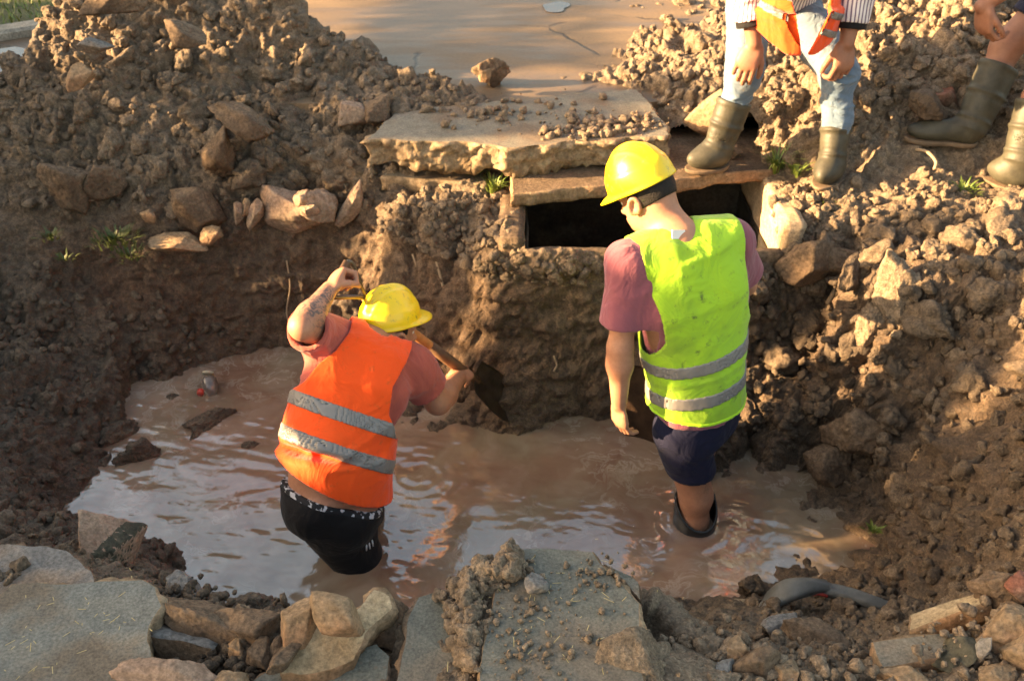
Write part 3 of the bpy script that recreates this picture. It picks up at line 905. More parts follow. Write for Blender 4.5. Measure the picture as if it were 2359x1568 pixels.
def slab(name, poly_w, thick, seed, m_top, m_side, label, cat, tilt=(0, 0), dz=0, parent=None, **kw):
    """poly_w: world points (x, y, z) of the top outline, roughly in one plane"""
    c = sum((Vector(p) for p in poly_w), Vector()) / len(poly_w)
    # best plane
    A = np.array([[p[0] - c.x, p[1] - c.y, 1] for p in poly_w]); zz = np.array([p[2] - c.z for p in poly_w])
    a, b, _ = np.linalg.lstsq(A, zz, rcond=None)[0]
    nz = Vector((-a, -b, 1)).normalized()
    R = Vector((0, 0, 1)).rotation_difference(nz).to_matrix()
    Ri = R.inverted()
    loc = [Ri @ (Vector(p) - c) for p in poly_w]
    V, F, n, L, ccw = slab_mesh([(p.x, p.y) for p in loc], thick, seed, **kw)
    bm = bmesh.new()
    vs = [bm.verts.new(v) for v in V]
    for f in F:
        bm.faces.new([vs[i] for i in f]).material_index = 1
    ft = bm.faces.new([vs[i] for i in range(n)]); ft.material_index = 0
    fb = bm.faces.new([vs[(L - 1) * n + i] for i in range(n)]); fb.material_index = 1
    bmesh.ops.triangulate(bm, faces=[ft, fb])
    bmesh.ops.recalc_face_normals(bm, faces=bm.faces[:])
    o = obj_bm(name, bm, m_top, parent, smooth=False)
    o.data.materials.append(m_side)
    for pl in o.data.polygons: pl.use_smooth = pl.material_index == 1
    o.matrix_world = Matrix.Translation(c + Vector((0, 0, dz))) @ R.to_4x4()
    return tag(o, label, cat)

def poly(pts, z): return [P(px, py, zz) for (px, py, *r) in pts for zz in [r[0] if r else z]]

# ---- drain chamber
ch = empty("drain_chamber", (.54, 3.9, -.45), "open dark concrete drain chamber behind the man in the lime vest", "drain")
def box_bm(bm, lo, hi):
    r = bmesh.ops.create_cube(bm, size=1.0)
    for v in r['verts']:
        v.co = Vector([lo[i] + (hi[i] - lo[i]) * (v.co[i] + .5) for i in range(3)])
def concrete_part(name, lo, hi, mat, parent, seed, j=.006, bev=.008):
    bm = bmesh.new(); box_bm(bm, lo, hi)
    bmesh.ops.bevel(bm, geom=bm.edges[:], offset=bev, segments=2, affect='EDGES')
    for it in range(6):
        es = [e for e in bm.edges if e.calc_length() > .03]
        if es: bmesh.ops.subdivide_edges(bm, edges=es, cuts=1, use_grid_fill=True)
    bmesh.ops.triangulate(bm, faces=bm.faces[:])
    co = np.array([v.co[:] for v in bm.verts])
    d = np.stack([fbm(co, 7, seed + q, 4) for q in range(3)], 1) * j
    for v, dd in zip(bm.verts, d): v.co += Vector(dd)
    o = obj_bm(name, bm, mat, None)
    if parent is not None:
        o.parent = parent; o.matrix_parent_inverse = Matrix.Translation(-Vector(parent.location))
    return o
M_CHIN = stone_mat("near_black_concrete", (.012, .011, .010), (.035, .030, .024), 5, 60, .45, (.05, .045, .035), .4)  # near-black tone for the chamber's inner faces
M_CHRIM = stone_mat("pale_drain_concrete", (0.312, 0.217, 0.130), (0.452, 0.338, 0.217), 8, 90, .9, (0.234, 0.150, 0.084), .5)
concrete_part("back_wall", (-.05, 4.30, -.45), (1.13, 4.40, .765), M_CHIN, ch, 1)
concrete_part("side_wall", (-.05, 3.50, -.45), (.052, 4.298, .772), M_BROWN, ch, 2, .010)
concrete_part("side_wall", (1.064, 3.53, -.45), (1.145, 4.298, .81), M_CHRIM, ch, 3, .010)
concrete_part("front_wall", (.054, 3.492, -.45), (1.062, 3.545, .715), M_BROWN, ch, 4)
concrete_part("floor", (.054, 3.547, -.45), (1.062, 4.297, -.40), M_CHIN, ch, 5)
concrete_part("dark_inner_sheet", (.054, 3.547, -.398), (.066, 4.297, .70), M_CHIN, ch, 6, .003, .002)  # thin near-black sheets laid over the inner side walls
concrete_part("dark_inner_sheet", (1.05, 3.547, -.398), (1.062, 4.297, .60), M_CHIN, ch, 7, .003, .002)

# ---- cover slab of the chamber and the pavement pieces on it
slab("cover_slab", [P(1176, 420, .845), P(1176, 449, .845), P(1330, 432, .845), P(1500, 420, .845), P(1640, 402, .845), P(1782, 390, .845), P(1800, 360, .845), (1.13, 4.42, .845), (.0, 4.40, .845)],
     .055, 21, M_BROWN, M_TAN, "thin muddy concrete lid over the drain, a rubber boot standing on it", "concrete slab", jag=.006, rough=.006)
slab("pavement_piece", [P(880, 405, .80), P(905, 372, .80), P(1000, 352, .80), P(1110, 365, .80), P(1120, 425, .80), P(1000, 415, .80)],
     .06, 22, M_SLAB, M_SLABEDGE, "flat grey pavement piece lying in the gap under the big broken slab", "concrete slab")
slab("concrete_slab", poly([(842, 322, .985), (905, 262, .985), (1000, 247, .985), (1100, 236, .985), (1260, 222, .985), (1400, 208, .985), (1470, 205, .985), (1512, 258, .985), (1549, 312, .985), (1420, 322, .985),
                            (1290, 328, .985), (1180, 342, .985), (1130, 334, .985), (1050, 326, .985), (940, 324, .985)], 0),
     .125, 23, M_SLAB, M_SLABEDGE, "long broken concrete slab with a ragged front edge resting across the drain lid", "concrete slab", jag=.012, rough=.022, under=.02, step=.014, chip=.008)
# crumbs on the big slab are part of the mud it was lifted from
def crumbs(name, spots, n, r, z, smin, smax, seed, mat, label):
    rng = np.random.default_rng(seed); Vs, Fs, off = [], [], 0
    for i in range(n):
        px, py, sx, sy = spots[rng.integers(len(spots))]
        c = P(px + rng.normal() * sx, py + rng.normal() * sy, z)
        s = smin + (smax - smin) * rng.random() ** 3
        v, f0 = lump(rng, s, 2)
        Vs.append(v + np.array(c) + np.array([0, 0, s * .45])); Fs.append(f0 + off); off += len(v)
    o = mesh_np(name, np.concatenate(Vs), np.concatenate(Fs), mat)
    return tag(o, label, "soil crumbs", kind='stuff')
crumbs("soil_crumbs", [(1400, 300, 45, 10), (1330, 310, 50, 6), (1480, 285, 25, 12), (1380, 285, 30, 6), (1250, 270, 130, 22), (1150, 260, 150, 15)], 420, 0, .985, .004, .026, 31, M_DIRT,
       "tan crumbs of soil sprinkled on the long broken concrete slab")

# ---- rocks on and around the left heap
R_ = rock
R_("boulder", P(505, 352, .86), (.075, .07, .12), (12, 8, 20), 41, M_BROWN, "muddy upright lump of clay with a sunlit tip, halfway up the left heap", "rock", facets=7, round_=.2, rough=.09)
R_("slab_chunk", P(560, 275, 1.0), (.15, .07, .06), (20, 25, -25), 42, M_BROWN, "flat muddy slab chunk lying diagonally in the hollow of the left heap", "rock", facets=6, round_=.08, rough=.07)
R_("brick_chunk", P(183, 182, 1.14), (.07, .045, .045), (5, -10, 30), 43, M_TAN, "rounded brown brick chunk high on the left heap's sunny flank", "brick", facets=6, round_=.14)
R_("stone", P(815, 264, .965), (.085, .05, .075), (20, 25, 40), 44, M_PINK, "pinkish pointed stone on the heap just left of the broken slab", "stone", facets=6, round_=.05, rough=.03)
R_("stone", P(425, 88, 1.27), (.10, .06, .05), (0, 10, -15), 45, M_BROWN, "broad muddy stone near the top of the left heap", "stone", facets=7)
R_("stone", P(250, 5, 1.38), (.12, .07, .06), (0, -8, 10), 46, M_BROWN, "large grey stone cut off by the picture's top on the left heap", "stone", facets=7)
R_("stone", P(215, 105, 1.24), (.06, .04, .035), (0, 20, 30), 47, M_GREY, "small pale flat stone on the sunny edge of the left heap", "stone", facets=6)
R_("clay_lump", P(160, 425, .74), (.10, .08, .11), (0, 30, 40), 48, M_BROWN, "big muddy clay block at the foot of the left heap", "clay lump", facets=6, round_=.1, rough=.07)
R_("clay_lump", P(235, 408, .75), (.09, .07, .07), (10, -20, -10), 49, M_BROWN, "wide clay block beside another at the foot of the left heap", "clay lump", facets=6, round_=.12, rough=.07)
R_("stone", P(870, 265, .98), (.08, .07, .06), (0, 0, 60), 54, M_BROWN, "dark muddy lump behind the pinkish pointed stone", "stone", facets=7, round_=.15, rough=.08)
# stones along the brow of the far bank
R_("rock", P(452, 478, .66), (.135, .09, .085), (15, 12, 8), 61, M_BROWN, "wide brown rock with a pale sheared face on the brow of the far bank", "rock", facets=7, round_=.08, rough=.05)
R_("stone", P(548, 486, .655), (.022, .03, .055), (5, 6, 10), 62, M_PINK, "first of three narrow upright stones from the wide brown rock", "stone", "upright stones on the far bank", facets=7)
R_("stone", P(567, 478, .665), (.022, .03, .05), (0, 18, 15), 63, M_TAN, "middle one of three narrow upright stones on the far bank", "stone", "upright stones on the far bank", facets=7)
R_("stone", P(592, 488, .655), (.024, .03, .072), (0, 22, -10), 64, M_PINK, "tallest of three narrow upright stones, leaning towards the pale rock", "stone", "upright stones on the far bank", facets=7)
R_("rock", P(672, 482, .655), (.135, .085, .085), (10, 25, -12), 65, M_PINK, "biggest pale pinkish rock on the brow of the far bank", "rock", facets=8, round_=.16, rough=.05)
R_("rock", P(745, 478, .67), (.085, .07, .075), (0, 10, 30), 66, M_PINK, "pale rounded rock leaning against the biggest pinkish rock", "rock", facets=9, round_=.16, rough=.05)
R_("stone", P(697, 462, .735), (.03, .025, .035), (0, 20, 20), 67, M_PINK, "small pale stone sitting on top of the biggest pinkish rock", "stone", facets=7)
R_("stone", P(712, 482, .70), (.035, .025, .03), (0, 0, 50), 68, M_PINK, "small pinkish stone wedged between the two pale rocks", "stone", facets=7)
R_("stone", P(812, 462, .71), (.035, .03, .10), (-10, 32, 0), 69, M_PINK, "long narrow pink stone leaning right of the pale rocks", "stone", facets=7, round_=.08)
R_("stone", P(420, 562, .555), (.11, .05, .032), (10, 6, -4), 70, M_TAN, "long flat tan stone crust in the face of the far bank", "stone", facets=7, rough=.06)
R_("stone", P(488, 542, .58), (.06, .04, .028), (0, -15, 10), 71, M_TAN, "short tan stone at the end of the long flat crust", "stone", facets=7, rough=.06)
R_("stone", P(340, 495, .65), (.03, .03, .03), (0, 0, 0), 72, M_TAN, "small round tan stone left of the wide brown rock", "stone")
# rock on the road
R_("rubble_lump", P(1133, 196, .95) + Vector((0, 0, .05)), (.072, .06, .065), (0, 8, 20), 75, M_BROWN, "single lump of mud covered rubble lying on the road", "rubble", facets=7, round_=.1, rough=.09)
R_("stone", P(1118, 178, 1.04), (.036, .034, .032), (0, 0, 0), 76, M_TAN, "round pale stone stuck on the single rubble lump on the road", "stone")
# right side
R_("boulder", P(1645, 262, .98), (.095, .09, .13), (-6, 12, 15), 80, M_TAN, "rounded tan boulder on the ground behind the bent man's boot", "rock", facets=10, round_=.2, rough=.03)
R_("clod", P(2075, 700, .70), (.075, .075, .165), (-12, 6, 25), 81, M_DIRT, "tall upright clod of clay standing out from the right slope", "clay lump", facets=7, round_=.15, rough=.10)
R_("clod", P(2010, 745, .60), (.07, .07, .11), (0, -14, 10), 82, M_DIRT, "sunlit clod leaning against the tall upright clay clod", "clay lump", facets=9, round_=.25, rough=.12)
R_("clay_block", P(1870, 600, .70), (.11, .07, .075), (10, 5, 10), 83, M_BROWN, "blocky brown clay lump on the brow right of the drain", "clay lump", facets=6, round_=.06, rough=.05)
R_("clay_block", P(1960, 610, .68), (.10, .06, .06), (0, 20, -20), 84, M_BROWN, "clay slab lying next to the blocky lump right of the drain", "clay lump", facets=6, round_=.06, rough=.06)
R_("clay_block", P(2000, 1000, .24), (.13, .09, .09), (10, -10, 15), 85, M_BROWN, "dark overhanging clay lump low on the right slope near the water", "clay lump", facets=7, round_=.12, rough=.08)
R_("clay_block", P(1905, 1060, .12), (.10, .07, .07), (0, 10, -20), 86, M_BROWN, "low clay lump at the water's right shore", "clay lump", facets=7, round_=.12, rough=.08)
R_("brick_chunk", P(2170, 230, 1.06), (.11, .08, .05), (10, 20, 30), 87, M_RED, "reddish brick half buried in the soil behind the striding man's boot", "brick", facets=6, round_=.06, rough=.03)
R_("stone", P(1690, 350, .87), (.05, .04, .03), (0, 0, 20), 88, M_BROWN, "flat brown stone on the drain lid beside the bent man's boot", "stone")
R_("stone", P(2130, 240, 1.09), (.085, .07, .055), (5, 10, 0), 89, M_BROWN, "broad muddy stone in the shade between the two men in boots", "stone", facets=8, round_=.15, rough=.08)

# mud lumps in the water
for (px, py, s, sd, lab) in [(490, 968, (.095, .055, .045), 91, "largest mud lump standing out of the water left of the orange vest"),
                             (455, 990, (.05, .025, .02), 92, "thin dark mud scrap beside the largest lump in the water"),
                             (335, 1050, (.085, .045, .05), 93, "long mud lump in the water nearest the left shore"),
                             (265, 1000, (.09, .06, .05), 94, "mud lump half joined to the left shore of the pool"),
                             (395, 915, (.028, .022, .02), 95, "small mud lump in the water below the sunken bottle"),
                             (580, 1025, (.028, .02, .018), 96, "little mud lump close to the orange vest's left edge"),
                             (240, 1062, (.035, .02, .015), 97, "tiny mud lump near the left tip of the pool"),
                             (1735, 1352, (.042, .035, .055), 98, "black mud clod at the water's edge beside the torn pipe"),
                             (170, 1105, (.055, .045, .05), 99, "brown wet clod at the left shore of the pool"),
                             (575, 1405, (.075, .05, .05), 100, "dark mud heap at the near edge of the pool below the black shorts")]:
    R_("mud_lump", P(px, py, .0 if py < 1300 else .05 if px > 1000 else .50), s, (0, 0, sd * 37 % 90), sd, M_MUD, lab, "mud lump", facets=9, round_=.2, rough=.14)

# ---- near left: slabs and stones
slab("paving_slab", [P(-60, 1420, .74), P(0, 1372, .74), P(28, 1345, .74), P(180, 1336, .74), P(330, 1330, .74), P(362, 1350, .74), P(372, 1395, .74), P(345, 1440, .74), P(338, 1475, .74), P(352, 1520, .74),
                     P(362, 1600, .74), P(330, 1700, .74), P(-120, 1700, .74)], .06, 110, M_PAVEL, M_SLABEDGE, "large pale grey paving slab in the lower left corner, strewn with straw", "paving slab", jag=.008)
slab("stone_slab", [P(-60, 1260, .69), P(20, 1248, .69), P(110, 1255, .69), P(190, 1283, .69), P(218, 1310, .69), P(222, 1350, .69), P(120, 1375, .69), P(-60, 1375, .69)], .07, 111, M_GREY, M_BROWN,
     "blue grey stone slab behind the large pale paving slab", "stone slab", jag=.010, rough=.014)
g = R_("boulder", P(248, 1268, .50), (.088, .08, .125), (10, -8, 20), 112, M_PINK, "square boulder with one dark green face on the left shore", "rock", facets=6, round_=.06, rough=.03)
# its dark face
def face_patch(o, mat, nrm, lim):
    o.data.materials.append(mat)
    nrm = Vector(nrm).normalized()
    for p in o.data.polygons:
        if p.normal.dot(nrm) > lim and p.center.z < .08: p.material_index = 1
face_patch(g, M_GREEN, (.15, -.75, .62), .58)
slab("slab_shard", [P(338, 1462, .72), P(420, 1470, .71), P(492, 1492, .69), P(470, 1520, .66), P(420, 1548, .63), P(375, 1530, .64), P(352, 1495, .68)], .05, 113, M_BROWN, M_GREY,
     "tilted brown slab shard at the corner of the large pale paving slab", "slab shard", jag=.004, rough=.005)
slab("stone_slab", [P(640, 1556, .735), P(660, 1480, .745), P(720, 1440, .75), P(800, 1420, .755), P(862, 1362, .76), P(893, 1375, .755), P(898, 1400, .75), P(868, 1452, .745), P(818, 1522, .735), P(765, 1548, .73), P(690, 1562, .73)],
     .045, 114, M_PALE, M_TAN, "pale cream stone slab with a chipped edge lying on the near bank", "stone slab", jag=.012, rough=.012)
R_("block", P(688, 1432, .755), (.06, .05, .05), (12, -12, 25), 115, M_TAN, "square tan block with a dark side at the end of the cream slab", "stone block", facets=6, round_=.05, rough=.035)
R_("block", P(775, 1425, .80), (.078, .045, .05), (10, 10, -25), 116, M_TAN, "oblong tan block lying on the cream slab", "stone block", facets=6, round_=.05, rough=.035)
R_("stone", P(652, 1518, .74), (.028, .032, .085), (60, 10, -20), 117, M_BROWN, "long brown curved stone leaning beside the cream slab", "stone", facets=8, round_=.12)
R_("stone", P(585, 1450, .68), (.085, .055, .07), (10, 15, 20), 118, M_BROWN, "angular brown stone left of the square tan block", "stone", facets=6, round_=.05, rough=.04)
R_("stone", P(640, 1494, .69), (.024, .03, .03), (0, 0, 0), 119, M_BROWN, "fist sized brown stone below the square tan block", "stone", facets=7)
R_("stone", P(600, 1512, .685), (.036, .035, .03), (0, 0, 40), 120, M_BROWN, "flat round brown stone among the rubble beside the cream slab", "stone", facets=8)
R_("stone", P(515, 1462, .67), (.05, .04, .04), (0, 20, 0), 121, M_BROWN, "dark brown stone right of the tilted slab shard", "stone", facets=7, rough=.07)
R_("stone", P(450, 1430, .70), (.10, .05, .045), (0, 14, -20), 122, M_BROWN, "long muddy ridge stone behind the tilted slab shard", "stone", facets=8, rough=.09)
R_("stone", P(385, 1405, .69), (.06, .045, .045), (0, 0, 20), 123, M_BROWN, "muddy stone at the right edge of the large pale paving slab", "stone", facets=8, rough=.08)
R_("stone", P(420, 1365, .64), (.05, .035, .05), (0, 20, 20), 124, M_GREY, "grey wedge stone standing by the paving slab's far corner", "stone", facets=6, round_=.05)
R_("stone", P(545, 1495, .68), (.024, .03, .03), (0, 0, 40), 125, M_TAN, "small tan stone in the rubble between shard and block", "stone", facets=7)
R_("stone", P(425, 1570, .74), (.13, .05, .035), (0, 4, -6), 126, M_PINK, "broad pinkish stone cut off by the bottom edge, below the shard", "stone", facets=8, rough=.06)
R_("stone", P(530, 1572, .74), (.05, .04, .03), (0, 0, 0), 127, M_TAN, "small rounded stone at the bottom edge beside the pinkish one", "stone", facets=9, round_=.2)
R_("stone", P(885, 1440, .66), (.075, .055, .04), (0, 10, -20), 128, M_BROWN, "dark brown stone between the cream slab and the paving", "stone", facets=6, round_=.08)
R_("stone", P(560, 1428, .66), (.03, .03, .03), (0, 0, 10), 129, M_DIRT, "orange brown round lump beside the angular brown stone", "stone", facets=9, round_=.2)
slab("paving_slab", [P(560, 1570, .70), P(640, 1530, .70), P(760, 1500, .70), P(870, 1475, .70), P(907, 1508, .70), P(890, 1600, .70), P(860, 1660, .70), P(520, 1660, .70)], .05, 130, M_PAVE, M_BROWN,
     "dark grey paving slab half covered by the cream stone slab", "paving slab")
slab("paving_slab", [P(905, 1590, .72), P(918, 1510, .72), P(936, 1437, .72), P(962, 1374, .72), P(1005, 1352, .72), P(1075, 1358, .72), P(1120, 1380, .72), P(1105, 1480, .72), P(1098, 1590, .72), P(1090, 1700, .72), P(885, 1700, .72)],
     .05, 131, M_PAVE, M_BROWN, "green grey paving slab under the heaped soil at bottom centre", "paving slab")
slab("paving_slab", [P(1092, 1600, .775), P(1122, 1430, .775), P(1143, 1330, .775), P(1158, 1262, .775), P(1260, 1262, .775), P(1366, 1268, .775), P(1384, 1296, .775), P(1405, 1320, .775), P(1440, 1352, .775), P(1474, 1388, .775), P(1472, 1440, .775),
                     P(1474, 1478, .775), P(1500, 1600, .775), P(1520, 1700, .775), P(1078, 1700, .775)],
     .05, 132, M_PAVE, M_TAN, "biggest green grey paving slab at bottom centre with a snapped far corner", "paving slab")
slab("slab_shard", [P(1388, 1296, .77), P(1415, 1305, .768), P(1458, 1322, .765), P(1476, 1338, .765), P(1476, 1384, .765), P(1442, 1348, .768), P(1407, 1316, .77)], .05, 133, M_PAVE, M_BROWN,
     "snapped off corner of the biggest paving slab", "slab shard")
crumbs("soil_crumbs", [(560, 1470, 60, 30), (480, 1430, 60, 25), (640, 1470, 30, 40), (440, 1400, 40, 30), (560, 1520, 60, 20)], 700, 0, .665, .004, .020, 147, M_MUD, "dark crumbs of earth packed between the stones on the near bank")
crumbs("soil_crumbs", [(1700, 1520, 120, 30), (1800, 1560, 150, 20), (1600, 1500, 60, 30), (2250, 1480, 70, 40)], 500, 0, .665, .004, .022, 148, M_DIRT, "tan crumbs of soil along the bottom edge at the right")
# soil heaped between the two
def small_heap(name, spine, n, seed, mat, label, smin=.004, smax=.026):
    rng = np.random.default_rng(seed); Vs, Fs, off = [], [], 0
    for i in range(n):
        t = rng.random() * (len(spine) - 1); k = int(t); f = t - k
        a, b = spine[k], spine[min(k + 1, len(spine) - 1)]
        px, py, z, w, hh = [a[q] * (1 - f) + b[q] * f for q in range(5)]
        r = rng.normal() * .5
        u = np.clip(abs(r), 0, 1)
        s = smin + (smax - smin) * rng.random() ** 4
        p = P(px + r * w, py + rng.normal() * 9, z) + Vector((0, 0, hh * (1 - u ** 1.3) * rng.random() + s * .4))
        v, f0 = lump(rng, s, 3 if s > .012 else 2)
        Vs.append(v + np.array(p)); Fs.append(f0 + off); off += len(v)
    o = mesh_np(name, np.concatenate(Vs), np.concatenate(Fs), mat)
    return tag(o, label, "soil heap", kind='stuff')
small_heap("soil_clods", [(1180, 1280, .775, 14, .04), (1160, 1325, .775, 40, .05), (1105, 1345, .74, 52, .07), (1080, 1390, .73, 55, .07), (1080, 1440, .73, 38, .055), (1085, 1500, .73, 30, .045), (1080, 1545, .73, 20, .03)], 1500, 141, M_DIRT,
           "tan soil clods heaped in the joint between the two green grey paving slabs")
crumbs("soil_crumbs", [(1250, 1420, 90, 80), (1200, 1380, 40, 50), (1380, 1330, 50, 25), (1190, 1500, 60, 50), (1300, 1480, 120, 60)], 330, 0, .777, .002, .011, 142, M_DIRT,
       "tan crumbs scattered over the biggest green grey paving slab")
R_("stone", P(1240, 1345, .79), (.032, .03, .02), (0, 0, 0), 143, M_GREY, "blue grey pebble on the biggest paving slab's far end", "stone", facets=9)
R_("dirt_mound", P(1440, 1562, .70), (.12, .09, .09), (0, 0, 10), 144, M_DIRT, "crumbly tan block of earth at the bottom edge right of the paving", "earth block", facets=9, round_=.25, rough=.09)
R_("dirt_mound", P(1570, 1585, .68), (.16, .09, .06), (0, 0, 0), 145, M_DIRT, "low spread of earth at the bottom edge right of the crumbly block", "earth block", facets=9, round_=.25, rough=.11)

# ---- near right: rubble
def bar(name, a, b, w, h, seed, m1, m2, label, cat="concrete block", roll=0.0):
    """oblong piece of concrete from a to b"""
    a, b = Vector(a), Vector(b); L = (b - a).length; d = (b - a).normalized()
    V, F, n, Lv, ccw = slab_mesh([(-L / 2, -w / 2), (L / 2, -w / 2 * .9), (L / 2 * .97, w / 2), (-L / 2 * .96, w / 2 * .95)], h, seed, jag=.006, rough=.007)
    bm = bmesh.new(); vs = [bm.verts.new(v) for v in V]
    for f in F: bm.faces.new([vs[i] for i in f]).material_index = 1
    ft = bm.faces.new([vs[i] for i in range(n)]); fb = bm.faces.new([vs[(Lv - 1) * n + i] for i in range(n)]); fb.material_index = 1
    bmesh.ops.triangulate(bm, faces=[ft, fb]); bmesh.ops.recalc_face_normals(bm, faces=bm.faces[:])
    o = obj_bm(name, bm, m1, None, smooth=False); o.data.materials.append(m2)
    for pl in o.data.polygons: pl.use_smooth = pl.material_index == 1
    q = d.to_track_quat('X', 'Z'); o.matrix_world = Matrix.Translation((a + b) / 2) @ q.to_matrix().to_4x4() @ Matrix.Rotation(roll, 4, 'X')
    return tag(o, label, cat)
bar("concrete_bar", P(2095, 1432, .54), P(2270, 1372, .66), .065, .05, 151, M_PALE, M_TAN, "oblong pale concrete bar propped on the rubble at lower right", roll=RAD(-18))
bar("concrete_bar", P(2020, 1506, .64), P(2235, 1478, .66), .075, .05, 152, M_SLAB, M_TAN, "grey slab strip with a pale edge below the propped concrete bar")
R_("block", P(2196, 1520, .64), (.06, .04, .035), (0, -6, 20), 153, M_GREEN, "black broken block end under the grey slab strip", "stone block", facets=6, round_=.06)
R_("block", P(2330, 1450, .68), (.085, .06, .07), (10, 0, 20), 154, M_TAN, "large muddy block at the right edge of the picture below the red tile", "stone block", facets=6, round_=.06)
R_("block", P(2345, 1520, .66), (.06, .05, .055), (0, 20, 10), 155, M_TAN, "muddy block in the lower right corner", "stone block", facets=6, round_=.06)
R_("stone", P(2255, 1500, .67), (.02, .03, .05), (0, 10, 0), 156, M_GREY, "thin grey upright stone right of the black block end", "stone", facets=6, round_=.06)
R_("clod", P(2305, 1355, .68), (.07, .055, .055), (0, 0, 0), 157, M_BROWN, "brown clod beside the red tile at the right edge", "clay lump", facets=9, round_=.2, rough=.1)
R_("tile_piece", P(2352, 1352, .72), (.05, .03, .035), (10, 10, 0), 158, M_RED, "red and white tile fragment at the right edge", "tile", facets=6, round_=.05)
R_("stone", P(1790, 1440, .50), (.05, .04, .035), (0, 0, 30), 159, M_GREY, "flat grey shard on the mud below the torn pipe", "stone", facets=6, round_=.05)
R_("stone", P(1870, 1470, .52), (.09, .05, .03), (8, 14, -18), 160, M_BROWN, "wide muddy shard sloping down below the torn pipe", "stone", facets=6, round_=.05)
R_("stone", P(1745, 1525, .68), (.05, .04, .035), (0, 0, 40), 161, M_BROWN, "brown stone in the crumbs at the bottom edge right of centre", "stone", facets=7)
R_("stone", P(1700, 1505, .67), (.04, .03, .03), (0, 20, 10), 162, M_TAN, "tan stone beside the brown one in the bottom crumbs", "stone", facets=7)
R_("stone", P(1810, 1545, .67), (.045, .035, .03), (0, 0, 70), 163, M_TAN, "pale tan stone nearest the bottom edge right of centre", "stone", facets=7)
R_("stone", P(1660, 1545, .68), (.03, .03, .025), (0, 0, 0), 164, M_GREY, "grey pebble near the bottom edge by the low spread of earth", "stone", facets=7)
R_("stone", P(2080, 1560, .66), (.05, .04, .03), (0, 0, 20), 165, M_TAN, "flat tan stone at the bottom edge under the grey slab strip", "stone", facets=7)
R_("stone", P(2290, 1560, .67), (.05, .04, .04), (0, 0, 20), 166, M_TAN, "rounded tan stone at the bottom edge near the right corner", "stone", facets=9, round_=.18)

# ---- torn grey conduit
pipe = empty("torn_pipe", P(1800, 1370, .2), "grey plastic pipe, split open and squashed, lying in the mud at lower right", "pipe")
M_PIPE = plain_mat("grey_plastic", (.23, .235, .225), .45, .5, noise=.7, nscale=9, bump=.15)
M_PIPEIN = plain_mat("pipe_inside", (.05, .045, .04), .6, .3)
def flat_tube(name, pts, wid, hei, ups, mat, parent, n=20, gap=0.0, thick=.004):
    """squashed pipe wall with an open slit"""
    pts = spline(pts, 7); m_ = len(pts)
    W_ = np.interp(np.linspace(0, 1, m_), np.linspace(0, 1, len(wid)), wid); H_ = np.interp(np.linspace(0, 1, m_), np.linspace(0, 1, len(hei)), hei)
    bm = bmesh.new(); rows = []
    for i, p in enumerate(pts):
        t = (pts[min(i + 1, m_ - 1)] - pts[max(i - 1, 0)]).normalized()
        s_ = t.cross(Vector(ups)).normalized(); u = s_.cross(t)
        rows.append([bm.verts.new(p + s_ * (math.cos(a) * W_[i]) + u * (math.sin(a) * H_[i] * (1 + .25 * math.sin(a * 3 + i * .2)))) for a in [RAD(-70) + gap / 2 + (2 * math.pi - gap) * j / n for j in range(n + 1)]])
    for i in range(m_ - 1):
        for j in range(n): bm.faces.new((rows[i][j], rows[i][j + 1], rows[i + 1][j + 1], rows[i + 1][j]))
    bmesh.ops.solidify(bm, geom=bm.faces[:], thickness=thick)
    bmesh.ops.recalc_face_normals(bm, faces=bm.faces[:])
    o = obj_bm(name, bm, mat, None); o.parent = parent; o.matrix_parent_inverse = Matrix.Translation(-Vector(parent.location))
    return o
flat_tube("torn_end", [P(1745, 1408, .16), P(1775, 1385, .21), P(1815, 1358, .26), P(1860, 1348, .27), P(1905, 1350, .26)], [.028, .055, .05, .035, .022], [.012, .022, .026, .026, .020], (0, .3, 1), M_PIPE, pipe, gap=1.0)
flat_tube("pipe_run", [P(1890, 1356, .25), P(1940, 1366, .25), P(2000, 1385, .24), P(2080, 1415, .20)], [.024, .022, .021, .021], [.020, .021, .021, .021], (0, .3, 1), M_PIPE, pipe)
flat_tube("ribbed_hose", [P(1690, 1385, .07), P(1720, 1390, .10), P(1755, 1392, .15)], [.014, .016, .02], [.010, .012, .014], (0, 0, 1), plain_mat("muddy_hose", (.30, .25, .18), .7, noise=.6), pipe)
tb = tube("wire", [P(1862, 1368, .255), P(1885, 1366, .258), P(1905, 1372, .25)], .006, plain_mat("red_wire", (.35, .04, .03), .4), None)
tb.parent = pipe; tb.matrix_parent_inverse = Matrix.Translation(-Vector(pipe.location))

# ---- sunken bottle
bt = empty("bottle", P(483, 888, 0), "clear plastic bottle with a red cap half sunk in the muddy water", "bottle")
def child_world(o, parent):
    o.parent = parent; o.matrix_parent_inverse = Matrix.Translation(-Vector(parent.location)); return o
a, b = P(478, 868, .05), P(492, 915, -.01)
child_world(tube("body", [a, a.lerp(b, .15), a.lerp(b, .6), a.lerp(b, .8), a.lerp(b, .95)], [.022, .034, .034, .024, .013], plain_mat("cloudy_plastic", (.16, .13, .11), .18, .7, noise=.7, nscale=30), None, 16), bt)
child_world(tube("cap", [a + Vector((-.008, -.09, -.005)), a + Vector((-.006, -.11, -.01))], .015, plain_mat("red_cap", (.45, .05, .03), .4), None, 14), bt)
child_world(tube("neck_label", [a + Vector((.0, .012, .006)), a + Vector((0, .02, .012))], [.026, .024], plain_mat("pale_label", (.45, .40, .28), .6), None, 16), bt)

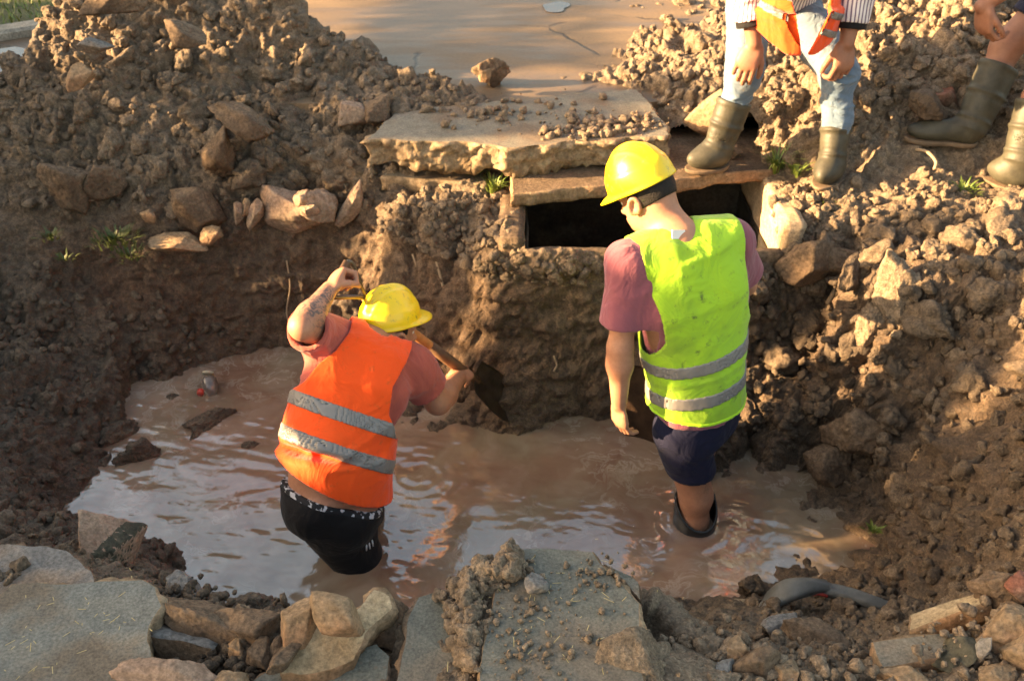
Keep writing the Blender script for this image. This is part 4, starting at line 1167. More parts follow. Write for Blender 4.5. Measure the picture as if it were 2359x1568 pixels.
# ---- grass tufts, roots, twigs, straw
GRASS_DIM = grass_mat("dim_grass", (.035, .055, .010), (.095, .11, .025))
def tuft(px, py, z, n, hgt, spread, seed, label, mat=None):
    rng = random.Random(seed); c = P(px, py, z); V, F = [], []
    for i in range(n):
        a = rng.uniform(0, 6.283); r = rng.random() * spread; h = hgt * rng.uniform(.45, 1.0); ln = h * rng.uniform(.2, 1.1); w = rng.uniform(.0025, .005)
        bx, by = r * math.cos(a) * .5, r * math.sin(a) * .5; ca, sa = math.cos(a), math.sin(a); sx, sy = -sa * w, ca * w
        n0 = len(V)
        for t, ww in ((0, 1), (.4, .95), (.75, .6), (1, .12)):
            q = (bx + ca * ln * t * t, by + sa * ln * t * t, h * (t - .35 * t * t * t * (ln / h)))
            V += [(q[0] - sx * ww, q[1] - sy * ww, q[2]), (q[0] + sx * ww, q[1] + sy * ww, q[2])]
        for k in range(3): F.append((n0 + 2 * k, n0 + 2 * k + 1, n0 + 2 * k + 3, n0 + 2 * k + 2))
    o = mesh_np("grass_tuft", np.array(V), np.array(F), mat or GRASS)
    o.location = c
    return tag(o, label, "grass", "grass tufts on the banks")
tuft(1138, 440, .775, 46, .085, .07, 1, "bright grass tuft at the left end of the drain lid")
tuft(1098, 415, .78, 26, .06, .05, 2, "small dim grass tuft under the edge of the broken slab")
tuft(1785, 395, .83, 46, .14, .06, 3, "tallest grass tuft, at the right end of the drain lid")
tuft(1835, 405, .84, 20, .09, .05, 4, "thin grass tuft between the bent man's two boots")
tuft(1900, 460, .80, 70, .055, .14, 5, "yellow green grass patch below the bent man's boot")
tuft(1945, 475, .79, 30, .05, .09, 6, "little grass patch right of the yellow green one")
tuft(2215, 445, .85, 60, .06, .12, 7, "dull green grass clump near the boot cut off at the right")
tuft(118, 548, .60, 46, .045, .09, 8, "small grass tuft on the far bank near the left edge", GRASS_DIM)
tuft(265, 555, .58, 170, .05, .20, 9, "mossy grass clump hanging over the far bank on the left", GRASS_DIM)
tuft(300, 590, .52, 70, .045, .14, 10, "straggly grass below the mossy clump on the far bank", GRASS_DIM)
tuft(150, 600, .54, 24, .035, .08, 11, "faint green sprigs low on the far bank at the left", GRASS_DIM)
tuft(2010, 1225, .12, 26, .04, .05, 12, "tiny green sprig low on the right slope by the water")
M_TWIG = plain_mat("twig_bark", (.10, .065, .04), .85, .2)
M_ROOT = plain_mat("pale_root", (.34, .25, .16), .85, .2)
def twig(name, pts, r, mat, label, cat="twig"):
    pts = [p + (Vector((0, 0, CAM_Z)) - p).normalized() * .022 for p in pts]
    o = tube(name, spline(pts, 5), r, mat, None, 6)
    return tag(rebase(o, pts[0]), label, cat)
twig("twig", [P(500, 1395, .55), P(505, 1380, .58), P(512, 1365, .60)], .0025, M_TWIG, "dark twig sticking up from the near mud at the pool's edge")
twig("twig", [P(490, 1392, .55), P(515, 1396, .56), P(530, 1398, .56)], .002, M_TWIG, "short twig lying across the mud at the pool's edge")
twig("root", [hit(660, 600), hit(668, 660), hit(660, 720), hit(675, 770)], .004, M_ROOT, "thin pale root hanging down the bank behind the raised hand", "root")
twig("root", [hit(1002, 590), hit(1015, 640), hit(1022, 665)], .007, M_ROOT, "pale broken root in the corner of the bank beside the drain wall", "root")
twig("root", [hit(950, 585), hit(968, 640), hit(985, 690)], .005, M_ROOT, "long pale root in the bank above the hard hat of the digging man", "root")
twig("root", [hit(1905, 700), hit(1940, 640), hit(1985, 580)], .010, M_ROOT, "thick root lying up the right slope behind the lime vest", "root")
twig("root", [P(2110, 345, .95), P(2135, 350, .965), P(2155, 372, .94), P(2152, 390, .92)], .007, M_ROOT, "curled root under the striding man's boot", "root")
twig("root", [hit(2180, 1125), hit(2215, 1100), hit(2260, 1098), hit(2300, 1105)], .006, M_TWIG, "dark curved root on the lower right slope", "root")
twig("root", [hit(1275, 820), hit(1282, 840), hit(1275, 855)], .004, M_ROOT, "short pale rootlet in the red earth of the drain's front wall", "root")
twig("twig", [P(1478, 1385, .3), P(1545, 1420, .33), P(1590, 1400, .33)], .004, M_TWIG, "black branching twig on the mud right of the paving slab")
# straw
def straw(n, spots, z, seed, label):
    rng = np.random.default_rng(seed); V, F = [], []
    for i in range(n):
        px, py, sx, sy = spots[rng.integers(len(spots))]
        c = P(px + rng.normal() * sx, py + rng.normal() * sy, z); a = rng.random() * 3.14; L = .003 + .012 * rng.random() ** 2; w = .0008
        d = np.array([math.cos(a), math.sin(a), 0]) * L; s_ = np.array([-math.sin(a), math.cos(a), 0]) * w
        q = np.array(c) + np.array([0, 0, .0015 + .002 * rng.random()]); n0 = len(V)
        V += [q - d - s_, q + d - s_, q + d + s_, q - d + s_]; F.append((n0, n0 + 1, n0 + 2, n0 + 3))
    o = mesh_np("straw", np.array(V), np.array(F), grass_mat("straw", (.34, .25, .08), (.50, .40, .18)))
    return tag(o, label, "straw", kind='stuff')
straw(45, [(140, 1390, 70, 20), (230, 1420, 70, 40), (180, 1500, 90, 50), (60, 1500, 40, 50)], .742, 1, "bits of straw strewn over the large pale paving slab")
straw(60, [(1250, 1440, 90, 80), (1300, 1350, 90, 40)], .777, 2, "bits of straw on the biggest green grey paving slab")

# ================================================================== PEOPLE
# Bodies and clothes are grown as one surface from a distance field.
class Field:
    def __init__(s, lo, hi, h):
        s.lo = np.array(lo, np.float32); s.h = h
        s.n = np.ceil((np.array(hi) - s.lo) / h).astype(int) + 1
        s.D = np.full(s.n, .12, np.float32)
        s.ax = [s.lo[i] + h * np.arange(s.n[i], dtype=np.float32) for i in range(3)]
    def box(s, lo, hi):
        a = np.clip(np.floor((np.array(lo) - s.lo) / s.h).astype(int), 0, s.n); b = np.clip(np.ceil((np.array(hi) - s.lo) / s.h).astype(int) + 1, 0, s.n)
        if np.any(b <= a): return None, None
        sl = tuple(slice(a[i], b[i]) for i in range(3))
        return sl, np.meshgrid(*[s.ax[i][sl[i]] for i in range(3)], indexing='ij', sparse=True)
    def full(s):
        return tuple(slice(0, n) for n in s.n), np.meshgrid(*s.ax, indexing='ij', sparse=True)
    def add(s, prim, k=.02, off=0.0):
        lo, hi, fn = prim
        pad = .10
        sl, g = s.box(np.array(lo) - pad, np.array(hi) + pad)
        if sl is None: return
        d = fn(*g) - off
        o = s.D[sl]
        hh = np.clip(.5 + .5 * (o - d) / k, 0, 1)
        s.D[sl] = o * (1 - hh) + d * hh - k * hh * (1 - hh)
    def cut(s, prim, off=0.0):
        lo, hi, fn = prim
        sl, g = s.box(np.array(lo) - .02 - max(off, 0), np.array(hi) + .02 + max(off, 0))
        if sl is None: return
        s.D[sl] = np.maximum(s.D[sl], -(fn(*g) - off))
    def cut_fn(s, fn):
        sl, g = s.full()
        s.D = np.maximum(s.D, fn(*g).astype(np.float32))
    def noise(s, amp, freq, seed, stretch=(1, 1, 1)):
        m = np.abs(s.D) < .05
        ii = np.nonzero(m)
        p = np.stack([s.ax[q][ii[q]] * stretch[q] for q in range(3)], 1)
        s.D[ii] += amp * fbm(p, freq, seed, 2)
    def folds(s, amp, freq, seed, stretch=(1, 1, 1)):
        m = np.abs(s.D) < .06
        ii = np.nonzero(m)
        p = np.stack([s.ax[q][ii[q]] * stretch[q] for q in range(3)], 1)
        p = p + .12 * np.stack([vnoise(p, freq * .6, seed + 5), vnoise(p, freq * .6, seed + 6), vnoise(p, freq * .6, seed + 7)], 1)
        n = np.abs(vnoise(p, freq, seed)); n2 = np.abs(vnoise(p, freq * 2.1, seed + 9))
        s.D[ii] += amp * (np.minimum(n * 2.2, 1) - .6) + amp * .4 * (np.minimum(n2 * 2.2, 1) - .6)
    def mesh(s):
        D = s.D; S = D < 0
        nx, ny, nz = D.shape
        cnt = np.zeros((nx - 1, ny - 1, nz - 1), np.int8)
        for a in (0, 1):
            for b in (0, 1):
                for c in (0, 1):
                    cnt += S[a:nx - 1 + a, b:ny - 1 + b, c:nz - 1 + c]
        act = (cnt > 0) & (cnt < 8)
        ci = np.stack(np.nonzero(act), 1)
        idx = np.full(act.shape, -1, np.int32); idx[act] = np.arange(len(ci))
        acc = np.zeros((len(ci), 3), np.float32); num = np.zeros(len(ci), np.float32)
        for ax in range(3):
            o1, o2 = [q for q in range(3) if q != ax]
            for u in (0, 1):
                for v in (0, 1):
                    a = ci.copy(); a[:, o1] += u; a[:, o2] += v
                    b = a.copy(); b[:, ax] += 1
                    da = D[a[:, 0], a[:, 1], a[:, 2]]; db = D[b[:, 0], b[:, 1], b[:, 2]]
                    m = (da < 0) != (db < 0)
                    t = np.where(m, da / np.where(m, da - db, 1), 0)
                    q = np.zeros((len(ci), 3), np.float32); q[:, o1] = u; q[:, o2] = v; q[:, ax] = t
                    acc += q * m[:, None]; num += m
        V = (ci + acc / np.maximum(num, 1)[:, None]) * s.h + s.lo
        F = []
        for ax in range(3):
            o1, o2 = (ax + 1) % 3, (ax + 2) % 3
            sa = [slice(None)] * 3; sb = [slice(None)] * 3
            sa[ax] = slice(0, D.shape[ax] - 1); sb[ax] = slice(1, None)
            A, B = S[tuple(sa)], S[tuple(sb)]
            e = np.stack(np.nonzero(A != B), 1)
            ok = (e[:, o1] > 0) & (e[:, o2] > 0) & (e[:, o1] < D.shape[o1] - 1) & (e[:, o2] < D.shape[o2] - 1)
            e = e[ok]
            def at(d1, d2):
                c = e.copy(); c[:, o1] -= d1; c[:, o2] -= d2
                return idx[c[:, 0], c[:, 1], c[:, 2]]
            q = np.stack([at(1, 1), at(0, 1), at(0, 0), at(1, 0)], 1)
            ins = A[e[:, 0], e[:, 1], e[:, 2]]
            q[~ins] = q[~ins][:, ::-1]
            F.append(q[(q >= 0).all(1)])
        F = np.concatenate(F)
        return V, F

def _np(v): return np.array([v[0], v[1], v[2]], np.float32)

def cone(a, b, ra, rb):
    """tapered capsule"""
    a, b = _np(a), _np(b); ba = b - a; L2 = float(ba @ ba); R = max(ra, rb)
    def fn(x, y, z):
        t = np.clip(((x - a[0]) * ba[0] + (y - a[1]) * ba[1] + (z - a[2]) * ba[2]) / L2, 0, 1)
        dx, dy, dz = x - a[0] - t * ba[0], y - a[1] - t * ba[1], z - a[2] - t * ba[2]
        return np.sqrt(dx * dx + dy * dy + dz * dz) - (ra + (rb - ra) * t)
    return np.minimum(a, b) - R, np.maximum(a, b) + R, fn

def ell(c, rad, R=None):
    c = _np(c); M = np.eye(3, dtype=np.float32) if R is None else np.array(R, np.float32)   # rows = axes
    r = np.array(rad, np.float32); m = float(min(rad)); Rm = float(max(rad))
    def fn(x, y, z):
        x, y, z = x - c[0], y - c[1], z - c[2]
        u = (M[0][0] * x + M[0][1] * y + M[0][2] * z) / r[0]
        v = (M[1][0] * x + M[1][1] * y + M[1][2] * z) / r[1]
        w = (M[2][0] * x + M[2][1] * y + M[2][2] * z) / r[2]
        k0 = np.sqrt(u * u + v * v + w * w)
        k1 = np.sqrt((u / r[0]) ** 2 + (v / r[1]) ** 2 + (w / r[2]) ** 2)
        return k0 * (k0 - 1) / np.maximum(k1, 1e-4)
    return c - Rm, c + Rm, fn

def loft(secs, flat0=True, flat1=True):
    """body section chain: list of (centre, side, front, rside, rfront), sections joined linearly; capped flat"""
    S = []
    for c, s_, f, rs, rf in secs: S.append((_np(c), _np(Vector(s_).normalized()), _np(Vector(f).normalized()), rs, rf))
    pts = np.array([q[0] for q in S]); R = max(max(q[3], q[4]) for q in S)
    def fn(x, y, z):
        best = None
        for i in range(len(S) - 1):
            a, b = S[i], S[i + 1]
            ba = b[0] - a[0]; L2 = float(ba @ ba); L = math.sqrt(L2)
            tr = ((x - a[0][0]) * ba[0] + (y - a[0][1]) * ba[1] + (z - a[0][2]) * ba[2]) / L2
            t = np.clip(tr, 0, 1)
            sd = a[1] + (b[1] - a[1]) * .5; sd = sd / np.linalg.norm(sd); fr = a[2] + (b[2] - a[2]) * .5; fr = fr / np.linalg.norm(fr)
            dx, dy, dz = x - a[0][0] - t * ba[0], y - a[0][1] - t * ba[1], z - a[0][2] - t * ba[2]
            u = dx * sd[0] + dy * sd[1] + dz * sd[2]; v = dx * fr[0] + dy * fr[1] + dz * fr[2]
            ru = a[3] + (b[3] - a[3]) * t; rv = a[4] + (b[4] - a[4]) * t
            over = (tr - t) * L
            k0 = np.sqrt((u / ru) ** 2 + (v / rv) ** 2 + 1e-9); k1 = np.sqrt((u / ru ** 2) ** 2 + (v / rv ** 2) ** 2 + 1e-9)
            d = k0 * (k0 - 1) / k1
            ee = np.abs(over)
            d = np.where(ee > 0, np.sqrt(np.maximum(d, 0) ** 2 + ee ** 2) + np.minimum(np.maximum(d, -.02), 0) * (ee < .001), d)
            if best is None: best = d
            else:
                k = .03
                hh = np.clip(.5 + .5 * (best - d) / k, 0, 1)
                best = best * (1 - hh) + d * hh - k * hh * (1 - hh) * .6
        return best
    return pts.min(0) - R, pts.max(0) + R, fn

def half(p, n):
    """keep the side the normal points away from (as a cut_fn)"""
    p, n = _np(p), _np(Vector(n).normalized())
    return lambda x, y, z: (x - p[0]) * n[0] + (y - p[1]) * n[1] + (z - p[2]) * n[2]

def hand_prims(w, d, n, t, curl=(35, 40, 25), spread=.02, thumb=(.6, .5, .35), sc=1.0, tc=25, one=None):
    """w wrist, d along the hand, n out of the palm, t to the thumb side"""
    w = Vector(w); d = Vector(d).normalized(); n = (Vector(n) - d * Vector(n).dot(d)).normalized(); t0 = d.cross(n)
    t = t0 if t0.dot(Vector(t)) > 0 else -t0
    out = [ell(w + d * .048 * sc, (.050 * sc, .040 * sc, .0165 * sc), (d, t, n)), ell(w + d * .070 * sc, (.026 * sc, .042 * sc, .0145 * sc), (d, t, n)),
           ell(w + d * .03 * sc + t * .024 * sc + n * .008 * sc, (.034 * sc, .019 * sc, .017 * sc), (d, t, n))]
    lens = [(.043, .026, .020), (.047, .029, .021), (.044, .027, .021), (.034, .020, .018)]
    fing = []
    for i in range(4):
        b = w + d * (.086 - .004 * abs(i - 1)) * sc + t * (.031 - .0205 * i) * sc
        dd = (d + t * (spread * (1.5 - i))).normalized()
        cc = curl if one is None else one[i]
        p = b - dd * .012 * sc; r = [.0098, .0090, .0082, .0070] if i < 3 else [.0085, .0078, .0070, .0062]
        ang = 0
        q = b
        fing.append(cone(p, b, r[0] * sc * 1.05, r[0] * sc))
        for j in range(3):
            ang += RAD(cc[j])
            nd = dd * math.cos(ang) + n * math.sin(ang)
            e = q + nd * lens[i][j] * sc
            fing.append(cone(q, e, r[j] * sc, r[j + 1] * sc)); q = e
    b = w + d * .022 * sc + t * .026 * sc + n * .006 * sc
    td = (d * thumb[0] + t * thumb[1] + n * thumb[2]).normalized()
    e1 = b + td * .040 * sc; td2 = (td + d * .25 - t * math.sin(RAD(tc)) + n * .15).normalized(); e2 = e1 + td2 * .033 * sc
    td3 = (td2 - t * math.sin(RAD(tc)) + n * .1).normalized(); e3 = e2 + td3 * .024 * sc
    th = [cone(b, e1, .0145 * sc, .0118 * sc), cone(e1, e2, .0118 * sc, .0102 * sc), cone(e2, e3, .0102 * sc, .0080 * sc)]
    return out, fing + th

def arm_prims(sh, el, wr, sc=1.0):
    sh, el, wr = Vector(sh), Vector(el), Vector(wr)
    m = sh.lerp(el, .38); fm = el.lerp(wr, .28)
    return [cone(sh, m, .058 * sc, .052 * sc), cone(m, el, .052 * sc, .041 * sc), cone(el, fm, .042 * sc, .044 * sc), cone(fm, wr, .044 * sc, .028 * sc)]

def head_prims(c, fd, up, sc=1.0):
    """c is the middle of the head; fd where the face looks; up to the crown"""
    c = Vector(c); fd = Vector(fd).normalized(); up = (Vector(up) - fd * Vector(up).dot(fd)).normalized(); sd = up.cross(fd).normalized()  # sd: to the person's left
    B = (sd, fd, up)
    L = lambda a, b, z: c + (sd * a + fd * b + up * z) * sc
    big = [ell(L(0, -.012, .030), (.076 * sc, .096 * sc, .088 * sc), B), ell(L(0, .024, -.028), (.062 * sc, .068 * sc, .080 * sc), B), ell(L(0, .048, -.082), (.040 * sc, .042 * sc, .030 * sc), B),
           ell(L(.038, .005, -.060), (.025 * sc, .050 * sc, .040 * sc), B), ell(L(-.038, .005, -.060), (.025 * sc, .050 * sc, .040 * sc), B), ell(L(0, -.045, -.03), (.058 * sc, .052 * sc, .07 * sc), B)]
    fine = [cone(L(0, .083, .014), L(0, .110, -.028), .010 * sc, .014 * sc), ell(L(.014, .096, -.032), (.010 * sc, .012 * sc, .009 * sc), B), ell(L(-.014, .096, -.032), (.010 * sc, .012 * sc, .009 * sc), B),
            cone(L(-.045, .072, .024), L(.045, .072, .024), .013 * sc, .013 * sc), cone(L(-.022, .084, -.056), L(.022, .084, -.056), .009 * sc, .009 * sc),
            cone(L(-.018, .082, -.068), L(.018, .082, -.068), .009 * sc, .009 * sc),
            ell(L(.034, .060, -.02), (.024 * sc, .022 * sc, .02 * sc), B), ell(L(-.034, .060, -.02), (.024 * sc, .022 * sc, .02 * sc), B)]
    for s_ in (1, -1):
        ax = [sd * s_, fd, up]
        e = L(s_ * .074, -.008, -.008)
        tilt = (up * .97 - fd * .2).normalized(); fwd = tilt.cross(sd * s_).normalized()
        if fwd.dot(fd) < 0: fwd = -fwd
        for k in range(9):       # the outer rim of the ear
            a0, a1 = RAD(-60 + k * 30), RAD(-60 + (k + 1) * 30)
            q = lambda a: e + (sd * s_ * (.012 + .006 * math.cos(a - 2.6)) + (tilt * .031 * math.sin(a + .35) - fwd * .017 * math.cos(a + 2.9 - 2.6) * -1 * -1)) * sc
            fine.append(cone(q(a0), q(a1), .0055 * sc, .0055 * sc))
        fine.append(ell(e + (sd * s_ * .008 - tilt * .022 + fwd * .004) * sc, (.006 * sc, .008 * sc, .010 * sc), (sd * s_, fwd, tilt)))
        fine.append(ell(e + sd * s_ * .004 * sc, (.006 * sc, .016 * sc, .026 * sc), (sd * s_, fwd, tilt)))
    eyes = [L(s_ * .031, .074, .006) for s_ in (1, -1)]
    return big, fine, eyes, (c, sd, fd, up)

def build_field(lo, hi, h, groups):
    """groups: list of (prims, k, offset)"""
    F = Field(lo, hi, h)
    for prims, k, off in groups:
        for p in prims: F.add(p, k, off)
    return F

def bounds(prims, pad=.04):
    return np.min([p[0] for p in prims], 0) - pad, np.max([p[1] for p in prims], 0) + pad

def field_obj(name, F, mat, parent, loc):
    V, Q = F.mesh()
    o = mesh_np(name, V - _np(loc), Q, mat)
    o.parent = parent
    return o

# ---- materials of clothes and skin
def skin_mat(name, col, tattoo=None):
    m, nt, b = new_mat(name)
    k = NB(nt); co = k.coord()
    n = k.noise(co, 14, 5, .6)
    c = k.mix(.6, col, k.ramp(n, [(.3, (.72, .60, .54)), (.7, (1.18, 1.12, 1.08))]), 'MULTIPLY')
    c = k.mix(.4, c, k.ramp(k.noise(co, 70, 4, .7), [(.3, (.75, .66, .6)), (.65, (1.1, 1.08, 1.06))]), 'MULTIPLY')
    c = k.mix(k.ramp(k.noise(co, 9, 5, .7), [(.60, 0.0), (.68, .55)]), c, (.16, .10, .06))
    if tattoo is not None:
        p, r1, r2 = tattoo
        vm = k.n("ShaderNodeVectorMath", operation='DISTANCE'); k.l(co, vm.inputs[0]); vm.inputs[1].default_value = p
        msk = k.ramp(vm.outputs["Value"], [(r1, 1.0), (r2, 0.0)])
        pat = k.ramp(k.noise(co, 38, 3, .5, 2.5), [(.42, 1.0), (.52, 0.15)])
        c = k.mix(k.math('MULTIPLY', k.math('MULTIPLY', msk, pat), .8), c, (.045, .05, .055))
    nt.links.new(c, b.inputs["Base Color"])
    b.inputs["Roughness"].default_value = .55
    b.inputs["Subsurface Weight"].default_value = .05
    b.inputs["Subsurface Radius"].default_value = (.012, .005, .003)
    b.inputs["Subsurface Scale"].default_value = .6
    nt.links.new(k.bump(k.noise(co, 160, 3), .12, .002), b.inputs["Normal"])
    return m

def cloth_mat(name, col, rough=.85, dirt=.0, dcol=(.12, .09, .05), weave=900, stretch=(1, 1, 1), fold=0.35, fscale=11, sheen=.2, mottle=.25):
    m, nt, b = new_mat(name)
    k = NB(nt); co = k.coord()
    c = k.mix(mottle, col, k.ramp(k.noise(co, 7, 5, .6), [(.3, .55), (.7, 1.3)]), 'MULTIPLY')
    if dirt:
        sp = k.ramp(k.noise(co, 26, 6, .75), [(.57, 0.0), (.70, dirt)])
        sp = k.math('ADD', sp, k.ramp(k.noise(co, 5, 4, .6), [(.52, 0.0), (.75, dirt * .55)]), True)
        c = k.mix(sp, c, dcol)
    nt.links.new(c, b.inputs["Base Color"])
    b.inputs["Roughness"].default_value = rough
    b.inputs["Specular IOR Level"].default_value = .25
    b.inputs["Sheen Weight"].default_value = sheen
    mp = k.n("ShaderNodeMapping"); mp.inputs["Scale"].default_value = stretch; k.l(co, mp.inputs[0])
    f = k.noise(mp.outputs[0], fscale, 4, .5, .8)
    nrm = k.bump(f, fold, .03)
    nrm = k.bump(k.noise(co, weave, 2), .15, .001, nrm)
    nt.links.new(nrm, b.inputs["Normal"])
    return m

SKIN = skin_mat("skin", (.40, .205, .125))
SKIN_DARK = skin_mat("tanned_skin", (.30, .145, .09))
M_ORANGE = cloth_mat("orange_vest_cloth", (.92, .085, .004), .75, .40, (.35, .09, .02), fold=.55, fscale=9, mottle=.12)
M_LIME = cloth_mat("lime_vest_cloth", (.34, .58, .022), .72, .85, (.10, .15, .03), fold=.55, fscale=9, mottle=.12)
M_BIND = cloth_mat("lime_binding", (.48, .82, .02), .7, 0, fold=0, mottle=.05)
M_BAND = plain_mat("reflective_tape", (.215, .20, .185), .42, .6, 0.0, .15, 24, .2, 90)
M_SALMON = cloth_mat("salmon_shirt", (.38, .088, .062), .9, fold=.7, fscale=10, stretch=(1, 1, .6))
M_MAUVE = cloth_mat("mauve_shirt", (.25, .078, .10), .9, fold=.7, fscale=10, stretch=(1, 1, .6))
M_BLACK = cloth_mat("black_cotton", (.008, .007, .008), .8, fold=.5, sheen=.05)
M_NAVY = cloth_mat("navy_shorts", (.008, .009, .030), .85, fold=.6, sheen=.05)
M_JEAN = cloth_mat("pale_denim", (.115, .165, .225), .9, .45, (.25, .2, .14), fold=.7, fscale=12)
M_SHIRTW = None
def striped_mat():
    m, nt, b = new_mat("striped_shirt")
    k = NB(nt); co = k.coord()
    w = k.n("ShaderNodeTexWave", bands_direction='X'); w.inputs["Scale"].default_value = 22; w.inputs["Distortion"].default_value = .6
    k.l(co, w.inputs[0])
    c = k.ramp(w.outputs[1], [(.60, (.74, .68, .66)), (.78, (.16, .12, .18))])
    nt.links.new(c, b.inputs["Base Color"]); b.inputs["Roughness"].default_value = .9
    nt.links.new(k.bump(k.noise(co, 12, 4, .5, .8), .6, .03), b.inputs["Normal"])
    return m
M_SHIRTW = striped_mat()
def hat_mat():
    m, nt, b = new_mat("yellow_shell")
    k = NB(nt); co = k.coord()
    s1 = k.ramp(k.noise(co, 34, 7, .75, .6), [(.56, 0.0), (.66, .85)])
    s1 = k.math('MULTIPLY', s1, k.ramp(k.noise(co, 7, 3), [(.36, 0.0), (.52, 1.0)]))
    c = k.mix(s1, (.86, .60, .008), (.22, .17, .06))
    nt.links.new(c, b.inputs["Base Color"])
    b.inputs["Roughness"].default_value = .33
    b.inputs["Coat Weight"].default_value = .2
    nt.links.new(k.bump(k.noise(co, 60, 4), .06, .002), b.inputs["Normal"])
    return m
M_HAT = hat_mat()
M_HATIN = plain_mat("hat_lining", (.03, .028, .025), .7, .3)
M_STRAP = plain_mat("hat_strap", (.07, .062, .05), .55, .4, noise=.6, nscale=40)
M_HAIR = plain_mat("dark_hair", (.012, .009, .008), .65, .3, noise=.5, nscale=120, bump=.8, bscale=240)
M_BOOTG = plain_mat("olive_rubber", (.055, .050, .034), .55, .4, noise=.8, nscale=13, bump=.3)
M_BOOTB = plain_mat("black_rubber", (.014, .014, .013), .35, .5, noise=.4, nscale=14)
M_SOLE = plain_mat("muddy_sole", (.16, .11, .07), .85, .3, noise=.6, nscale=20, bump=.5)
M_EYE = plain_mat("eye_white", (.7, .68, .64), .2, .5)

# ---- parts shared by people
def hard_hat(parent, loc, c, fd, up, sc=1.0, tilt=0.0):
    """shell with crown ridge, brim band and peak; c = middle of the rim circle"""
    c = Vector(c); up = Vector(up).normalized(); fd = (Vector(fd) - up * Vector(fd).dot(up)).normalized(); sd = up.cross(fd)
    NP, NT = 96, 30
    bm = bmesh.new(); rows = []
    def prof(phi, t):
        # t 0..1 crown to rim
        a = t * math.pi / 2
        rx, ry, rz = .1055, .128, .138
        rr = math.sin(a) ** .92; zz = math.cos(a) ** 1.05
        x, y, z = rx * rr * math.sin(phi), ry * rr * math.cos(phi), rz * zz
        # crown ridges front to back
        for xc, w, hh in ((0.0, .020, .0085), (.046, .007, .0045), (-.046, .007, .0045)):
            g = math.exp(-((x - xc) / w) ** 2) * math.exp(-(max(0, t - .62) / .16) ** 2)
            x += hh * g * math.sin(a) * math.sin(phi) * .5; y += hh * g * math.sin(a) * math.cos(phi) * .5; z += hh * g
        # band step low on the shell
        st = 1 / (1 + math.exp(-(t - .70) * 90))
        f = 1 + .045 * st
        x *= f; y *= f
        return Vector((x, y, z))
    for i in range(NT + 1):
        t = i / NT
        row = []
        for j in range(NP):
            phi = 2 * math.pi * j / NP
            row.append(prof(phi, max(t, .004)))
        rows.append(row)
    # brim: turned out all round, long peak in front
    def brim(phi, u):
        b = prof(phi, 1.0)
        fr = max(0, math.cos(phi)); pk = fr ** 2.2
        out = .0025 + .055 * pk
        dirn = Vector((math.sin(phi) * (1 - .45 * pk), math.cos(phi), 0)).normalized()
        q = b + dirn * out * u
        q.z -= .008 * u + .014 * pk * u * u
        q.z -= .006 * (1 - pk) * u
        return q
    for u in (.25, .5, .75, 1.0): rows.append([brim(2 * math.pi * j / NP, u) for j in range(NP)])
    # underside and inner wall
    for u in (1.0, .6, .2): rows.append([brim(2 * math.pi * j / NP, u) + Vector((0, 0, -.004)) for j in range(NP)])
    for t in (.98, .9, .75, .5, .25): rows.append([prof(2 * math.pi * j / NP, t) * .955 + Vector((0, 0, -.004)) for j in range(NP)])
    bv = [[bm.verts.new(c + (sd * -v.x + fd * v.y + up * v.z) * sc - Vector(loc)) for v in r] for r in rows]
    for i in range(len(bv) - 1):
        for j in range(NP):
            f = bm.faces.new((bv[i][j], bv[i][(j + 1) % NP], bv[i + 1][(j + 1) % NP], bv[i + 1][j]))
            f.material_index = 1 if i >= NT + 7 else 0
    bm.faces.new(bv[0][::-1]); bm.faces.new(bv[-1])
    bmesh.ops.recalc_face_normals(bm, faces=bm.faces[:])
    o = obj_bm("hard_hat", bm, M_HAT, parent); o.data.materials.append(M_HATIN)
    return o

def hat_strap(parent, loc, c, fd, up, rx, ry, z0, hgt, sc=1.0, a0=100, a1=260, tip=0.0):
    """band round the back of the head under the hat"""
    c = Vector(c); up = Vector(up).normalized(); fd = (Vector(fd) - up * Vector(fd).dot(up)).normalized(); sd = up.cross(fd)
    bm = bmesh.new(); n = 40; rows = []
    for dr, zz in ((0, z0 + hgt / 2), (.004, z0 + hgt / 2 - .002), (.004, z0 - hgt / 2 + .002), (0, z0 - hgt / 2)):
        rows.append([bm.verts.new(c + (sd * -math.sin(p) * (rx + dr) + fd * math.cos(p) * (ry + dr) + up * (zz - tip * math.cos(p))) * sc - Vector(loc)) for p in [RAD(a0 + (a1 - a0) * j / n) for j in range(n + 1)]])
    for i in range(3):
        for j in range(n): bm.faces.new((rows[i][j], rows[i][j + 1], rows[i + 1][j + 1], rows[i + 1][j]))
    # clasp ribs at the back
    for q in range(-3, 4):
        p = RAD(180 + q * 6.5)
        m = c + (sd * -math.sin(p) * (rx + .006) + fd * math.cos(p) * (ry + .006) + up * (z0 - tip * math.cos(p))) * sc - Vector(loc)
        r = bmesh.ops.create_cube(bm, size=1.0)
        e = sd * -math.cos(p) - fd * math.sin(p); rd = sd * -math.sin(p) + fd * math.cos(p)
        for v in r['verts']:
            v.co = m + e * v.co.x * .007 + rd * v.co.y * .004 + up * v.co.z * hgt * .7
    bmesh.ops.recalc_face_normals(bm, faces=bm.faces[:])
    return obj_bm("hat_strap", bm, M_STRAP, parent)

